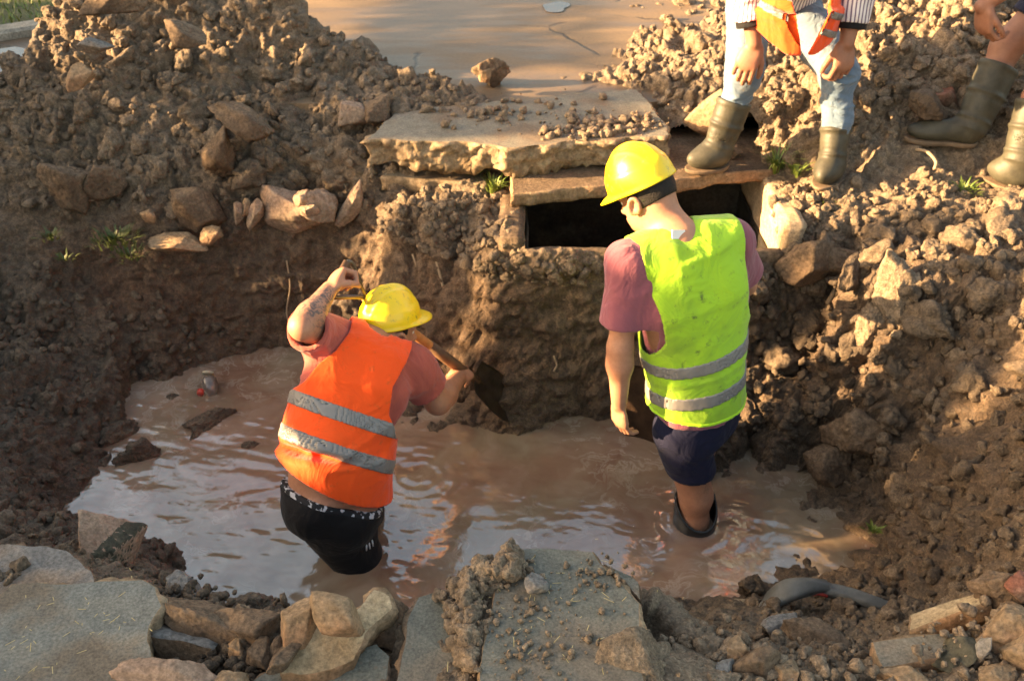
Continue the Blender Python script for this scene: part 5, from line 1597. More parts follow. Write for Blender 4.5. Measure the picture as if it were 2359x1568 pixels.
def rubber_boot(parent, loc, top, ankle, toe, mat, rt=.066, h=.004, label=None, hollow=True, topcut=None):
    """top: centre of the shaft's mouth; ankle: above the heel; toe: tip of the boot, on the ground"""
    top, ankle, toe = Vector(top), Vector(ankle), Vector(toe)
    ax = (ankle - top).normalized(); fwd = (toe - ankle); fwd.z *= .3; fwd.normalize(); upv = Vector((0, 0, 1))
    side = fwd.cross(upv).normalized()
    zf = toe.z
    heel = Vector((ankle.x, ankle.y, zf)) - fwd * .035
    L = (Vector((toe.x, toe.y, 0)) - Vector((heel.x, heel.y, 0))).length
    g = Vector((fwd.x, fwd.y, 0)).normalized()
    P_ = [loft([(top, side, fwd, rt, rt * 1.06), (top.lerp(ankle, .45), side, fwd, rt * .96, rt * 1.04), (top.lerp(ankle, .85), side, fwd, rt * .82, rt * .92), (ankle, side, fwd, rt * .76, rt * .85)])]
    foot = [ell(heel + upv * .045 + g * .045, (.050, .042, .046), (g, side, upv)), ell(heel + g * L * .45 + upv * .045, (.095, .040, .044), (g, side, upv)),
            ell(heel + g * (L - .075) + upv * .036, (.078, .048, .036), (g, side, upv)), cone(ankle, heel + g * .08 + upv * .055, rt * .76, .042)]
    prs = P_ + foot
    lo, hi = bounds(prs)
    F = build_field(lo, hi, h, [(prs, .03, 0)])
    F.cut_fn(half((heel.x, heel.y, zf + .006), (0, 0, -1)))
    # ribs round the shaft
    sl, gg = F.full(); X, Y, Z = gg
    tt = (X - top.x) * ax.x + (Y - top.y) * ax.y + (Z - top.z) * ax.z
    F.D = F.D - .0006 * np.exp(-((np.mod(tt, .045) - .02) / .006) ** 2).astype(np.float32) * (tt < (ankle - top).length * .8) - .003 * np.exp(-((tt - .012) / .010) ** 2)
    F.D = np.maximum(F.D, -tt.astype(np.float32))
    if topcut: F.cut_fn(half(*topcut))
    if hollow:
        F.cut(loft([(top - ax * .02, side, fwd, rt - .007, rt * 1.06 - .007), (top + ax * .16, side, fwd, rt * .93 - .007, rt - .007)]))
    o = field_obj("rubber_boot", F, mat, parent, loc)
    if label: o["label"] = label
    # sole
    sp = [ell(heel + g * .045, (.055, .045, .03), (g, side, upv)), ell(heel + g * L * .45, (.10, .040, .028), (g, side, upv)), ell(heel + g * (L - .072), (.080, .052, .03), (g, side, upv))]
    lo, hi = bounds(sp)
    F2 = build_field(lo, hi, h, [(sp, .03, 0)])
    F2.cut_fn(half((heel.x, heel.y, zf - .010), (0, 0, -1))); F2.cut_fn(half((heel.x, heel.y, zf + .010), (0, 0, 1)))
    s_ = field_obj("sole", F2, M_SOLE, o, loc)
    return o

def shell(F, th):
    F.D = np.maximum(F.D, -(F.D + th))

def bands(name, parent, loc, make, p0, ax, spans, mat, front=None):
    """reflective tape: the vest's own surface, a hair further out, between two planes across the spine"""
    ax = Vector(ax).normalized()
    for a, b, tl in spans:
        F = make(.0035, .006)
        axt = (ax + Vector(tl)).normalized() if tl else ax
        F.cut_fn(half(Vector(p0) + ax * a, -axt)); F.cut_fn(half(Vector(p0) + ax * b, axt))
        if front: F.cut_fn(half(*front))
        o = field_obj(name, F, mat, parent, loc)

def eyeballs(parent, loc, eyes, fd):
    for e in eyes:
        v, f = ico(3)
        o = mesh_np("eye", v * .0125 + _np(e) - _np(loc), f, M_EYE); o.parent = parent

# ------------------------------------------------------------------ man in the lime vest, standing with his back to us
def lime_man():
    loc = Vector((.66, 2.8, -.35))
    root = empty("person", loc, "man in a lime vest, standing upright in the muddy water with his head bowed", "person")
    fd = Vector((-.35, .94, 0)).normalized(); rt = Vector((fd.y, -fd.x, 0)); up = Vector((0, 0, 1))     # facing, person's right
    pf = Vector((-.72, .69, 0)).normalized(); pr = Vector((pf.y, -pf.x, 0))
    hip, wst, chs, shl = Vector((.655, 2.83, .46)), Vector((.63, 2.83, .68)), Vector((.575, 2.845, .93)), Vector((.535, 2.86, 1.09))
    mr = (rt + pr).normalized(); mf = (fd + pf).normalized()
    torso = [loft([(hip - up * .06, pr, pf, .150, .118), (hip + up * .04, pr, pf, .162, .122), (wst, mr, mf, .150, .110), (chs, rt, fd, .168, .118), (shl - up * .01, rt, fd, .160, .098), (shl + up * .035, rt, fd, .110, .070)])]
    shL, shR = Vector((.372, 2.79, 1.075)), Vector((.705, 2.915, 1.085))
    torso += [cone(shL, shL.lerp(shR, .3), .062, .075), cone(shR, shR.lerp(shL, .3), .062, .075), ell(chs + rt * .085 - fd * .06, (.085, .05, .11), (rt, fd, up)), ell(chs - rt * .085 - fd * .06, (.085, .05, .11), (rt, fd, up))]
    elL, wrL = Vector((.352, 2.735, .79)), Vector((.360, 2.715, .575))
    elR, wrR = Vector((.80, 3.02, .86)), Vector((.60, 3.20, .80))
    armL, armR = arm_prims(shL, elL, wrL, .92), arm_prims(shR, elR, wrR, .92)
    hL, fL = hand_prims(wrL, (.10, .02, -1), (.80, .50, .1), (.55, .75, 0.1), (20, 34, 24), spread=.06, thumb=(.75, .55, .4), tc=10)
    hR, fR = hand_prims(wrR, (-.85, .45, -.15), (-.2, -.4, -.9), (.3, .5, 0), (70, 75, 45))
    kneeL, ankL = Vector((.668, 2.745, .13)), Vector((.668, 2.725, -.27))
    kneeR, ankR = Vector((.715, 3.0, .13)), Vector((.70, 3.02, -.27))
    hipL, hipR = hip - pr * .085 - up * .05, hip + pr * .085 - up * .05
    def leg(h_, k_, a_):
        c_ = k_.lerp(a_, .30) + Vector((0, .004, 0))
        return [cone(h_, k_, .088, .058), cone(k_, c_, .055, .054), cone(c_, a_, .054, .034), cone(a_, a_ + pf * .13 - up * .05, .036, .03)]
    legL, legR = leg(hipL, kneeL, ankL), leg(hipR, kneeR, ankR)
    hc = Vector((.432, 2.955, 1.222)); hfd = Vector((-.66, .58, -.46)); hup = Vector((-.26, .30, .92))
    hb, hf, eyes, hfr = head_prims(hc, hfd, hup, .95)
    neck = [cone(shl + Vector((-.005, .0, .05)), hc + hfr[3] * -.045 - hfr[2] * .03, .056, .051), cone(shl + Vector((-.01, -.02, .03)), shl.lerp(hc, .5), .06, .053)]
    allp = torso + armL + armR + hL + fL + hR + fR + legL + legR + hb + hf + neck
    lo, hi = bounds(allp)
    F = build_field(lo, hi, .0042, [(torso, .05, 0), (legL, .03, 0), (legR, .03, 0), (neck, .04, 0), (hb, .025, 0), (hf, .008, 0), (armL, .03, 0), (armR, .03, 0), (hL, .012, 0), (hR, .012, 0), (fL, .0035, 0), (fR, .0035, 0)])
    field_obj("body", F, SKIN, root, loc)
    eyeballs(root, loc, eyes, hfr[2])
    # t-shirt: torso and sleeves
    sl = lambda s_, e_: [cone(s_, s_.lerp(e_, .75), .060, .074)]
    def shirt():
        pr_ = torso + sl(shL, elL) + sl(shR, elR)
        lo, hi = bounds(pr_, .05)
        G = build_field(lo, hi, .0055, [(torso, .05, .012), (sl(shL, elL) + sl(shR, elR), .05, .006)])
        G.noise(.004, 9, 5, (1, 1, .55)); G.folds(.005, 10, 51, (1, 1, .4))
        G.cut_fn(half(hip + up * .03, -up))
        for s_, e_ in ((shL, elL), (shR, elR)):
            d = (e_ - s_).normalized(); p = s_.lerp(e_, .70)
            n0 = _np(p); n1 = _np(d)
            sx, g = G.box(_np(p) - .16, _np(p) + .16)
            if sx is not None:
                pl = (g[0] - n0[0]) * n1[0] + (g[1] - n0[1]) * n1[1] + (g[2] - n0[2]) * n1[2]
                near = cone(s_, e_ + d * .1, .12, .12)[2](*g)
                G.D[sx] = np.where(near < 0, np.maximum(G.D[sx], pl), G.D[sx])
            G.cut(cone(s_.lerp(e_, .42), e_, .060, .066))
        G.cut(cone(shl + Vector((-.01, .01, .03)), hc - hfr[3] * .05, .064, .062))
        return G
    field_obj("t_shirt", shirt(), M_MAUVE, root, loc)
    # shorts
    Sp = [loft([(hip + up * .05, pr, pf, .162, .124), (hip - up * .07, pr, pf, .150, .122)]), cone(hipL, kneeL, .096, .074), cone(hipR, kneeR, .096, .074)]
    lo, hi = bounds(Sp, .05)
    G = build_field(lo, hi, .0055, [(Sp, .05, .004)]); G.folds(.006, 8, 8, (1, 1, .5))
    G.cut_fn(half((.66, 2.74, .25), (.06, .05, -1))); G.cut(cone(hipL - up * .22, ankL, .066, .072)); G.cut(cone(hipR - up * .22, ankR, .066, .072))
    field_obj("shorts", G, M_NAVY, root, loc)
    # vest
    vsec = torso + []
    def vest(extra=0.0, th=.009):
        vb = loft([(hip - up * .03, mr, mf, .178, .142), (wst, mr, mf, .168, .132), (chs, rt, fd, .178, .132), (shl - up * .01, rt, fd, .170, .110), (shl + up * .03, rt, fd, .125, .08)])
        pr_ = [vb] + torso
        lo, hi = bounds(pr_, .06)
        G = build_field(lo, hi, .005, [([vb], .03, .012 + extra), (torso[1:], .05, .026 + extra)])
        G.noise(.008, 5, 15, (1, 1, .45)); G.folds(.0048, 6, 16, (1, 1, .32))
        shell(G, th)
        hem = half(hip + up * .065, Vector((-.02, .10, -1)))
        G.cut_fn(hem)
        for q, zs, us in ((-1, (.71, .76, .84, .95, 1.05, 1.2), (.165, .118, .102, .128, .160, .180)), (1, (.84, .88, .93, 1.0, 1.06, 1.2), (.240, .205, .185, .180, .182, .190))):
            def armhole(x, y, z, q=q, zs=zs, us=us):
                u = ((x - shl.x) * rt.x + (y - shl.y) * rt.y) * q + 0 * z
                a = np.interp(z, zs, us)
                return np.minimum(u - a, (z - zs[0]) + 0 * u)
            G.cut_fn(armhole)
        G.cut(cone(shl + Vector((-.02, .02, .045)), hc, .072, .085))
        return G
    v = field_obj("safety_vest", vest(), M_LIME, root, loc)
    sp = (shl - hip).normalized()
    bands("reflective_band", v, loc, vest, hip + up * .02, up, [(.105, .155, (-.16, 0, 0)), (.235, .285, (-.20, 0, 0))], M_BAND)
    # bright binding along hem
    F3 = vest(.002, .010); F3.cut_fn(half(hip + up * .079, Vector((.02, -.10, 1)))); field_obj("binding", F3, M_BIND, v, loc)
    # head gear
    hat_up = Vector((-.44, .34, .83)); hat_c = hc + hfr[3] * .056 + hfr[2] * .006
    hard_hat(root, loc, hat_c, Vector((-.68, .56, -.42)), hat_up, .90)
    hat_strap(root, loc, hc, hfr[2], hfr[3], .080, .104, .016, .046, .95, 112, 248, .02)
    # hair under the hat
    Hh = build_field(*bounds(hb, .03), .005, [(hb[:1] + hb[5:], .02, .0065)])
    Hh.cut_fn(half(hc - hfr[3] * .022 - hfr[2] * .02, -hfr[3] - hfr[2] * .25)); Hh.cut_fn(half(hc + hfr[2] * .012, hfr[2] - hfr[3] * .3))
    field_obj("hair", Hh, M_HAIR, root, loc)
    # shirt tag at the collar
    bmt = bmesh.new(); box_bm(bmt, (-.022, -.003, -.014), (.022, .003, .014))
    tg = obj_bm("collar_tag", bmt, plain_mat("white_tag", (.75, .72, .68), .7), root, False)
    tg.location = shl + Vector((-.02, -.062, .085)) - loc; tg.rotation_euler = (-.5, .15, .3)
    # boots: only the folded mouth of one shows above the water
    def wader(top, ank, toe, tips):
        b = rubber_boot(root, loc, top, ank, toe, M_BOOTB, .077, .0045, topcut=(Vector(top) + Vector((0, -.07, -.085)), (.22, -.85, 1)))
        return b
    wader(Vector((.675, 2.745, .118)), Vector((.672, 2.73, -.25)), Vector((.50, 2.90, -.35)), True)
    wader(Vector((.70, 3.01, .11)), Vector((.70, 3.02, -.25)), Vector((.53, 3.19, -.35)), True)
    return root
lime_man()

# his shovel, held upright in front of him
def shovel(name, grip, tip, nrm, blade_l, blade_w, label, m_shaft, m_blade, m_grip, dgrip=True, tip_round=.5, gsd=None):
    grip, tip = Vector(grip), Vector(tip); d = (tip - grip).normalized(); nrm = (Vector(nrm) - d * Vector(nrm).dot(d)).normalized(); sd = d.cross(nrm)
    root = empty(name, grip, label, "shovel")
    sock = tip - d * blade_l
    o = tube("shaft", [grip + d * .14, grip + d * .3, sock.lerp(grip, .35), sock - d * .02], [.017, .0185, .0185, .019], m_shaft, None, 14); child_world(o, root)
    o = tube("socket", [sock - d * .28, sock - d * .15, sock + d * .03], [.021, .022, .019], m_grip, None, 14); child_world(o, root)
    if dgrip:
        g_ = sd if gsd is None else (Vector(gsd) - d * Vector(gsd).dot(d)).normalized()
        a, b = grip + g_ * .062, grip - g_ * .062
        y = grip + d * .13
        for q in (a, b):
            child_world(tube("grip_loop", spline([q, q + d * .02 , q.lerp(y, .45) + (q - grip) * .22, y.lerp(q, .12) , y + d * .05], 6), [.0085], M_METAL, None, 10) if False else
                        tube("grip_loop", spline([q, q + d * .025 + (q - grip) * .06, q.lerp(y, .55) + (q - grip) * .18, y + (q - grip) * .12, y + d * .05], 6), .0085, M_METAL, None, 10), root)
        child_world(tube("grip_bar", [a, b], .013, m_grip, None, 12), root)
    # dished blade
    bm = bmesh.new(); nu, nv = 16, 22; rows = []
    for i in range(nv + 1):
        t = i / nv
        w = blade_w / 2 * (min(1, .80 + .5 * t) if t < .5 else 1.0)
        if t > 1 - tip_round: 
            q = (t - (1 - tip_round)) / tip_round; w *= math.sqrt(max(0.02, 1 - .55 * q * q)) if tip_round < .9 else 1
        row = []
        for j in range(nu + 1):
            s_ = j / nu * 2 - 1
            row.append(bm.verts.new(sock + d * (blade_l * t) + sd * (w * s_) + nrm * (.020 * s_ * s_ + .012 * math.exp(-((s_) / .16) ** 2) * (1 - t) - .02 * t + .010)))
        rows.append(row)
    for i in range(nv):
        for j in range(nu): bm.faces.new((rows[i][j], rows[i][j + 1], rows[i + 1][j + 1], rows[i + 1][j]))
    bmesh.ops.solidify(bm, geom=bm.faces[:], thickness=.003)
    bmesh.ops.recalc_face_normals(bm, faces=bm.faces[:])
    child_world(obj_bm("blade", bm, m_blade, None), root)
    return root
M_METAL = plain_mat("bare_metal", (.10, .09, .08), .38, .5, .8, .5, 30)
M_WOOD = plain_mat("worn_wood", (.50, .21, .065), .5, .4, noise=.6, nscale=18)
M_WOODD = plain_mat("dark_wood", (.13, .07, .035), .6, .4, noise=.6, nscale=18)
M_RUST = plain_mat("rusty_steel", (.07, .040, .024), .6, .4, .3, .7, 22, .3)
M_STEEL = plain_mat("dark_steel", (.085, .062, .042), .4, .5, .25, .9, 14, .4)
shovel("shovel", (.56, 3.22, .98), (.505, 3.02, .16), (-.55, -.80, .3), .30, .22, "rusty shovel held upright in front of the man in the lime vest", M_WOODD, M_RUST, M_RUST)

# ------------------------------------------------------------------ man in the orange vest, bending and digging
def orange_man():
    loc = Vector((-.58, 2.65, -.48))
    root = empty("person", loc, "man in an orange vest and black shorts, bending over and digging in the water", "person")
    up = Vector((0, 0, 1))
    rt = Vector((.90, .02, -.40)).normalized()
    pr = Vector((.87, .12, -.40)).normalized()
    hip, wst, chs, shl = Vector((-.615, 2.60, .26)), Vector((-.60, 2.655, .42)), Vector((-.545, 2.80, .575)), Vector((-.505, 2.895, .655))
    sp0 = (wst - hip).normalized(); sp1 = (shl - wst).normalized()
    fd = sp1.cross(rt).normalized(); pf = sp0.cross(pr).normalized()
    mr = (rt + pr).normalized(); mf = (fd + pf).normalized()
    torso = [loft([(hip - sp0 * .07, pr, pf, .115, .105), (hip + sp0 * .03, pr, pf, .148, .128), (wst, mr, mf, .150, .130), (chs, rt, fd, .160, .122), (shl, rt, fd, .158, .095), (shl + sp1 * .04, rt, fd, .105, .068)])]
    shL, shR = Vector((-.635, 2.90, .715)), Vector((-.350, 2.915, .575))
    torso += [cone(shL, shL.lerp(shR, .3), .062, .078), cone(shR, shR.lerp(shL, .3), .064, .078), ell(chs + rt * .085 - fd * .06, (.085, .05, .11), (rt, fd, sp1)), ell(chs - rt * .085 - fd * .06, (.085, .05, .11), (rt, fd, sp1)),
              ell(hip - pf * .05 - pr * .05 - sp0 * .02, (.075, .085, .08), (pr, pf, sp0)), ell(hip - pf * .05 + pr * .06 - sp0 * .04, (.08, .085, .09), (pr, pf, sp0))]
    gripL = PY(779, 638, 3.0)
    elL = PY(698, 752, 2.745); wrL = elL + (gripL - elL).normalized() * (gripL - elL).length * .74
    bladeT = P(1188, 945, .05)
    dsh = (bladeT - gripL).normalized()
    gR = gripL + dsh * ((bladeT - gripL).length * .665)
    elR = PY(1008, 925, 2.93); wrR = elR + (gR - elR).normalized() * ((gR - elR).length - .075)
    armL, armR = arm_prims(shL, elL, wrL, 1.0), arm_prims(shR, elR, wrR, 1.04)
    dL = (gripL - wrL).normalized()
    sdg = dsh.cross(Vector((0, 0, 1))).normalized()
    hL, fL = hand_prims(wrL - dL * .01, dL + Vector((0, 0, .1)), (.75, .1, -.65), (.3, -.9, .2), (62, 82, 50), thumb=(.6, .25, .7), tc=30, sc=1.06)
    dR = (gR - wrR).normalized()
    hR, fR = hand_prims(wrR - dR * .005, dR, (-.1, .5, -.75), (-.7, .2, .6), (58, 72, 45), thumb=(.6, .3, .65), tc=25, sc=1.06)
    kneeR, ankR = Vector((-.545, 2.60, -.02)), Vector((-.56, 2.50, -.42))
    kneeL, ankL = Vector((-.56, 2.80, -.02)), Vector((-.56, 2.84, -.42))
    hipL, hipR = hip - pr * .045 - up * .05, hip + pr * .045 - up * .06
    kneeA, ankA = Vector((-.555, 2.575, .0)), Vector((-.565, 2.53, -.42))
    def leg(h_, k_, a_):
        c_ = k_.lerp(a_, .30)
        return [cone(h_, k_, .090, .062), cone(k_, c_, .060, .056), cone(c_, a_, .060, .038), cone(a_, a_ + Vector((.04, .14, -.05)), .038, .032)]
    legL, legR = leg(hipL, kneeA, ankA), leg(hipR, kneeL, ankL)
    hc = PY(897, 768, 3.0); hfd = Vector((.76, .60, -.26)); hup = Vector((.02, .30, .95))
    hb, hf, eyes, hfr = head_prims(hc, hfd, hup, .95)
    neck = [cone(shl + sp1 * .04, hc - hfr[3] * .045 - hfr[2] * .025, .064, .06), cone(shl + sp1 * .02 - fd * .02, shl.lerp(hc, .6), .066, .06)]
    allp = torso + armL + armR + hL + fL + hR + fR + legL + legR + hb + hf + neck
    lo, hi = bounds(allp)
    F = build_field(lo, hi, .0042, [(torso, .05, 0), (legL, .03, 0), (legR, .03, 0), (neck, .04, 0), (hb, .025, 0), (hf, .008, 0), (armL, .03, 0), (armR, .03, 0), (hL, .012, 0), (hR, .012, 0), (fL, .0035, 0), (fR, .0035, 0)])
    tat = elL.lerp(wrL, .55) + Vector((.02, -.03, .0)) - loc
    field_obj("body", F, skin_mat("tattooed_skin", (.42, .215, .13), (tat, .075, .115)), root, loc)
    eyeballs(root, loc, eyes, hfr[2])
    # t-shirt
    slv = lambda s_, e_, f: [cone(s_, s_.lerp(e_, f + .05), .068, .066)]
    SL = ((shL, elL, .84), (shR, elR, .62))
    pr_ = torso + slv(*SL[0]) + slv(*SL[1])
    lo, hi = bounds(pr_, .05)
    G = build_field(lo, hi, .0055, [(torso, .05, .010), (slv(*SL[0]) + slv(*SL[1]), .05, .006)])
    G.noise(.004, 9, 5, (1, .7, .7)); G.folds(.005, 10, 52, (.6, 1, .8))
    G.cut_fn(half(wst + sp0 * .04, -sp0))
    for s_, e_, f in SL:
        d = (e_ - s_).normalized(); p = s_.lerp(e_, f); n0, n1 = _np(p), _np(d)
        sx, g = G.box(n0 - .17, n0 + .17)
        pl = (g[0] - n0[0]) * n1[0] + (g[1] - n0[1]) * n1[1] + (g[2] - n0[2]) * n1[2]
        near = cone(s_.lerp(e_, .3), e_ + d * .1, .12, .12)[2](*g)
        G.D[sx] = np.where(near < 0, np.maximum(G.D[sx], pl), G.D[sx])
        G.cut(cone(s_.lerp(e_, f - .25), e_, .056, .060))
    G.cut(cone(shl + sp1 * .04, hc - hfr[3] * .05, .074, .078))
    field_obj("t_shirt", G, M_SALMON, root, loc)
    # shorts, sagging below the bare back
    wl = hip - sp0 * .002
    wn_ = (sp0 + pf * .05 + pr * .25).normalized()
    Sp = [loft([(hip + sp0 * .06, pr, pf, .170, .140), (hip - sp0 * .08, pr, pf, .125, .115)]), cone(hipL, kneeA, .108, .076), cone(hip - pr * .055 - sp0 * .03, kneeA, .105, .072), cone(hipR, kneeL, .098, .076)] + [ell(hip - pf * .05 - pr * .05 - sp0 * .02, (.085, .095, .09), (pr, pf, sp0)), ell(hip - pf * .05 + pr * .06 - sp0 * .04, (.09, .095, .10), (pr, pf, sp0))]
    lo, hi = bounds(Sp, .05)
    G = build_field(lo, hi, .0055, [(Sp, .05, .006)]); G.folds(.004, 9, 8, (1, 1, .8))
    G.cut_fn(half(wl, wn_)); G.cut_fn(half((0, 0, -.10), (0, 0, -1)))
    sh_ = field_obj("shorts", G, M_BLACK, root, loc)
    # waistband of the underwear with its white pattern
    G = build_field(lo, hi, .005, [(Sp, .05, .001)]); G.cut_fn(half(wl + wn_ * .018, wn_)); G.cut_fn(half(wl - wn_ * .01, -wn_))
    m, nt, b = new_mat("patterned_elastic"); k = NB(nt); co = k.coord()
    c = k.ramp(k.noise(co, 45, 2, .5), [(.52, (.012, .012, .015)), (.56, (.55, .55, .58))]); nt.links.new(c, b.inputs["Base Color"]); b.inputs["Roughness"].default_value = .8
    field_obj("waistband", G, m, root, loc)
    # vest
    def vest(extra=0.0, th=.009):
        vb = loft([(hip + sp0 * .0, pr, pf, .172, .158), (wst, mr, mf, .172, .155), (chs, rt, fd, .172, .135), (shl, rt, fd, .168, .108), (shl + sp1 * .03, rt, fd, .12, .08)])
        lo, hi = bounds([vb] + torso, .06)
        G = build_field(lo, hi, .005, [([vb], .03, .024 + extra), (torso[1:5], .05, .030 + extra)])
        G.noise(.006, 4, 27, (1, .6, .6)); G.folds(.0060, 7, 29, (.9, .45, .75))
        shell(G, th)
        G.cut_fn(half(hip + sp0 * .085, (-sp0 - pr * .40 + pf * .1)))
        for q, ss, us in ((-1, (-.21, -.17, -.10, -.04, .04), (.215, .180, .155, .115, .088)), (1, (-.25, -.19, -.10, 0, .05), (.175, .118, .100, .125, .135))):
            def armhole(x, y, z, q=q, ss=ss, us=us):
                dx, dy, dz = x - shl.x, y - shl.y, z - shl.z
                u = (dx * rt.x + dy * rt.y + dz * rt.z) * q; s_ = dx * sp1.x + dy * sp1.y + dz * sp1.z
                return np.minimum(u - np.interp(s_, ss, us), s_ - ss[0])
            G.cut_fn(armhole)
        G.cut(cone(shl + sp1 * .040 + rt * .01, hc, .092, .11))
        return G
    v = field_obj("safety_vest", vest(), M_ORANGE, root, loc)
    sax = (shl - hip).normalized()
    bands("reflective_band", v, loc, vest, hip + sp0 * .03, sax, [(.115, .165, tuple(pr * .12)), (.235, .285, tuple(pr * .12))], M_BAND)
    # head gear
    hard_hat(root, loc, hc + hfr[3] * .057, Vector((.78, .60, -.16)), Vector((-.02, .20, .97)), .86)
    hat_strap(root, loc, hc, hfr[2], hfr[3], .080, .106, -.008, .040, .95, 105, 255, .0)
    Hh = build_field(*bounds(hb, .03), .005, [(hb[:1] + hb[5:], .02, .003)])
    Hh.cut_fn(half(hc - hfr[3] * .03 - hfr[2] * .02, -hfr[3] - hfr[2] * .3)); Hh.cut_fn(half(hc + hfr[2] * .035, hfr[2]))
    field_obj("hair", Hh, M_HAIR, root, loc)
    # marks on the shorts: three short bars at the hem and a small leaf mark below the vest
    def patch(px, py, Y, w, h_, ang, name="shorts_mark"):
        p = PY(px, py, Y); d = sight(px, py).normalized()
        dg = bpy.context.evaluated_depsgraph_get()
        o_ = sh_.matrix_world.inverted()
        hit, q, nn, _i = sh_.ray_cast(Vector((0, 0, CAM_Z)) - loc, d)
        if not hit: return
        ux = nn.cross(Vector((0, 0, 1))).normalized(); ux = -ux if ux.x < 0 else ux; uy = nn.cross(ux); uy = -uy if uy.z < 0 else uy
        ca, sa = math.cos(ang), math.sin(ang); a_, b_ = ux * ca + uy * sa, uy * ca - ux * sa
        bm = bmesh.new(); box_bm(bm, (-.5, -.5, -.5), (.5, .5, .5)); bmesh.ops.bevel(bm, geom=bm.edges[:], offset=.15, segments=2, affect='EDGES')
        for v_ in bm.verts: v_.co = q + a_ * v_.co.x * w + b_ * v_.co.y * h_ + nn * (v_.co.z * .003 + .002)
        obj_bm(name, bm, plain_mat("white_print", (.7, .7, .72), .7), sh_)
    bpy.context.view_layer.update()
    for k, (x, y) in enumerate([(843, 1260), (850, 1256), (857, 1250)]): patch(x, y, 2.6, .007, .026, -.15)
    patch(833, 1176, 2.6, .014, .012, .3)
    return gripL, bladeT
gl, bt_ = orange_man()
_d = (bt_ - gl).normalized(); _u = Vector((.40, .86, -.02)); _u = (_u - _d * _u.dot(_d)).normalized()
shovel("shovel", gl, bt_, -_u.cross(_d), .31, .18, "shovel with a loop grip, held by the man in the orange vest", M_WOOD, M_STEEL, M_WOODD, gsd=(.25, .50, .72))

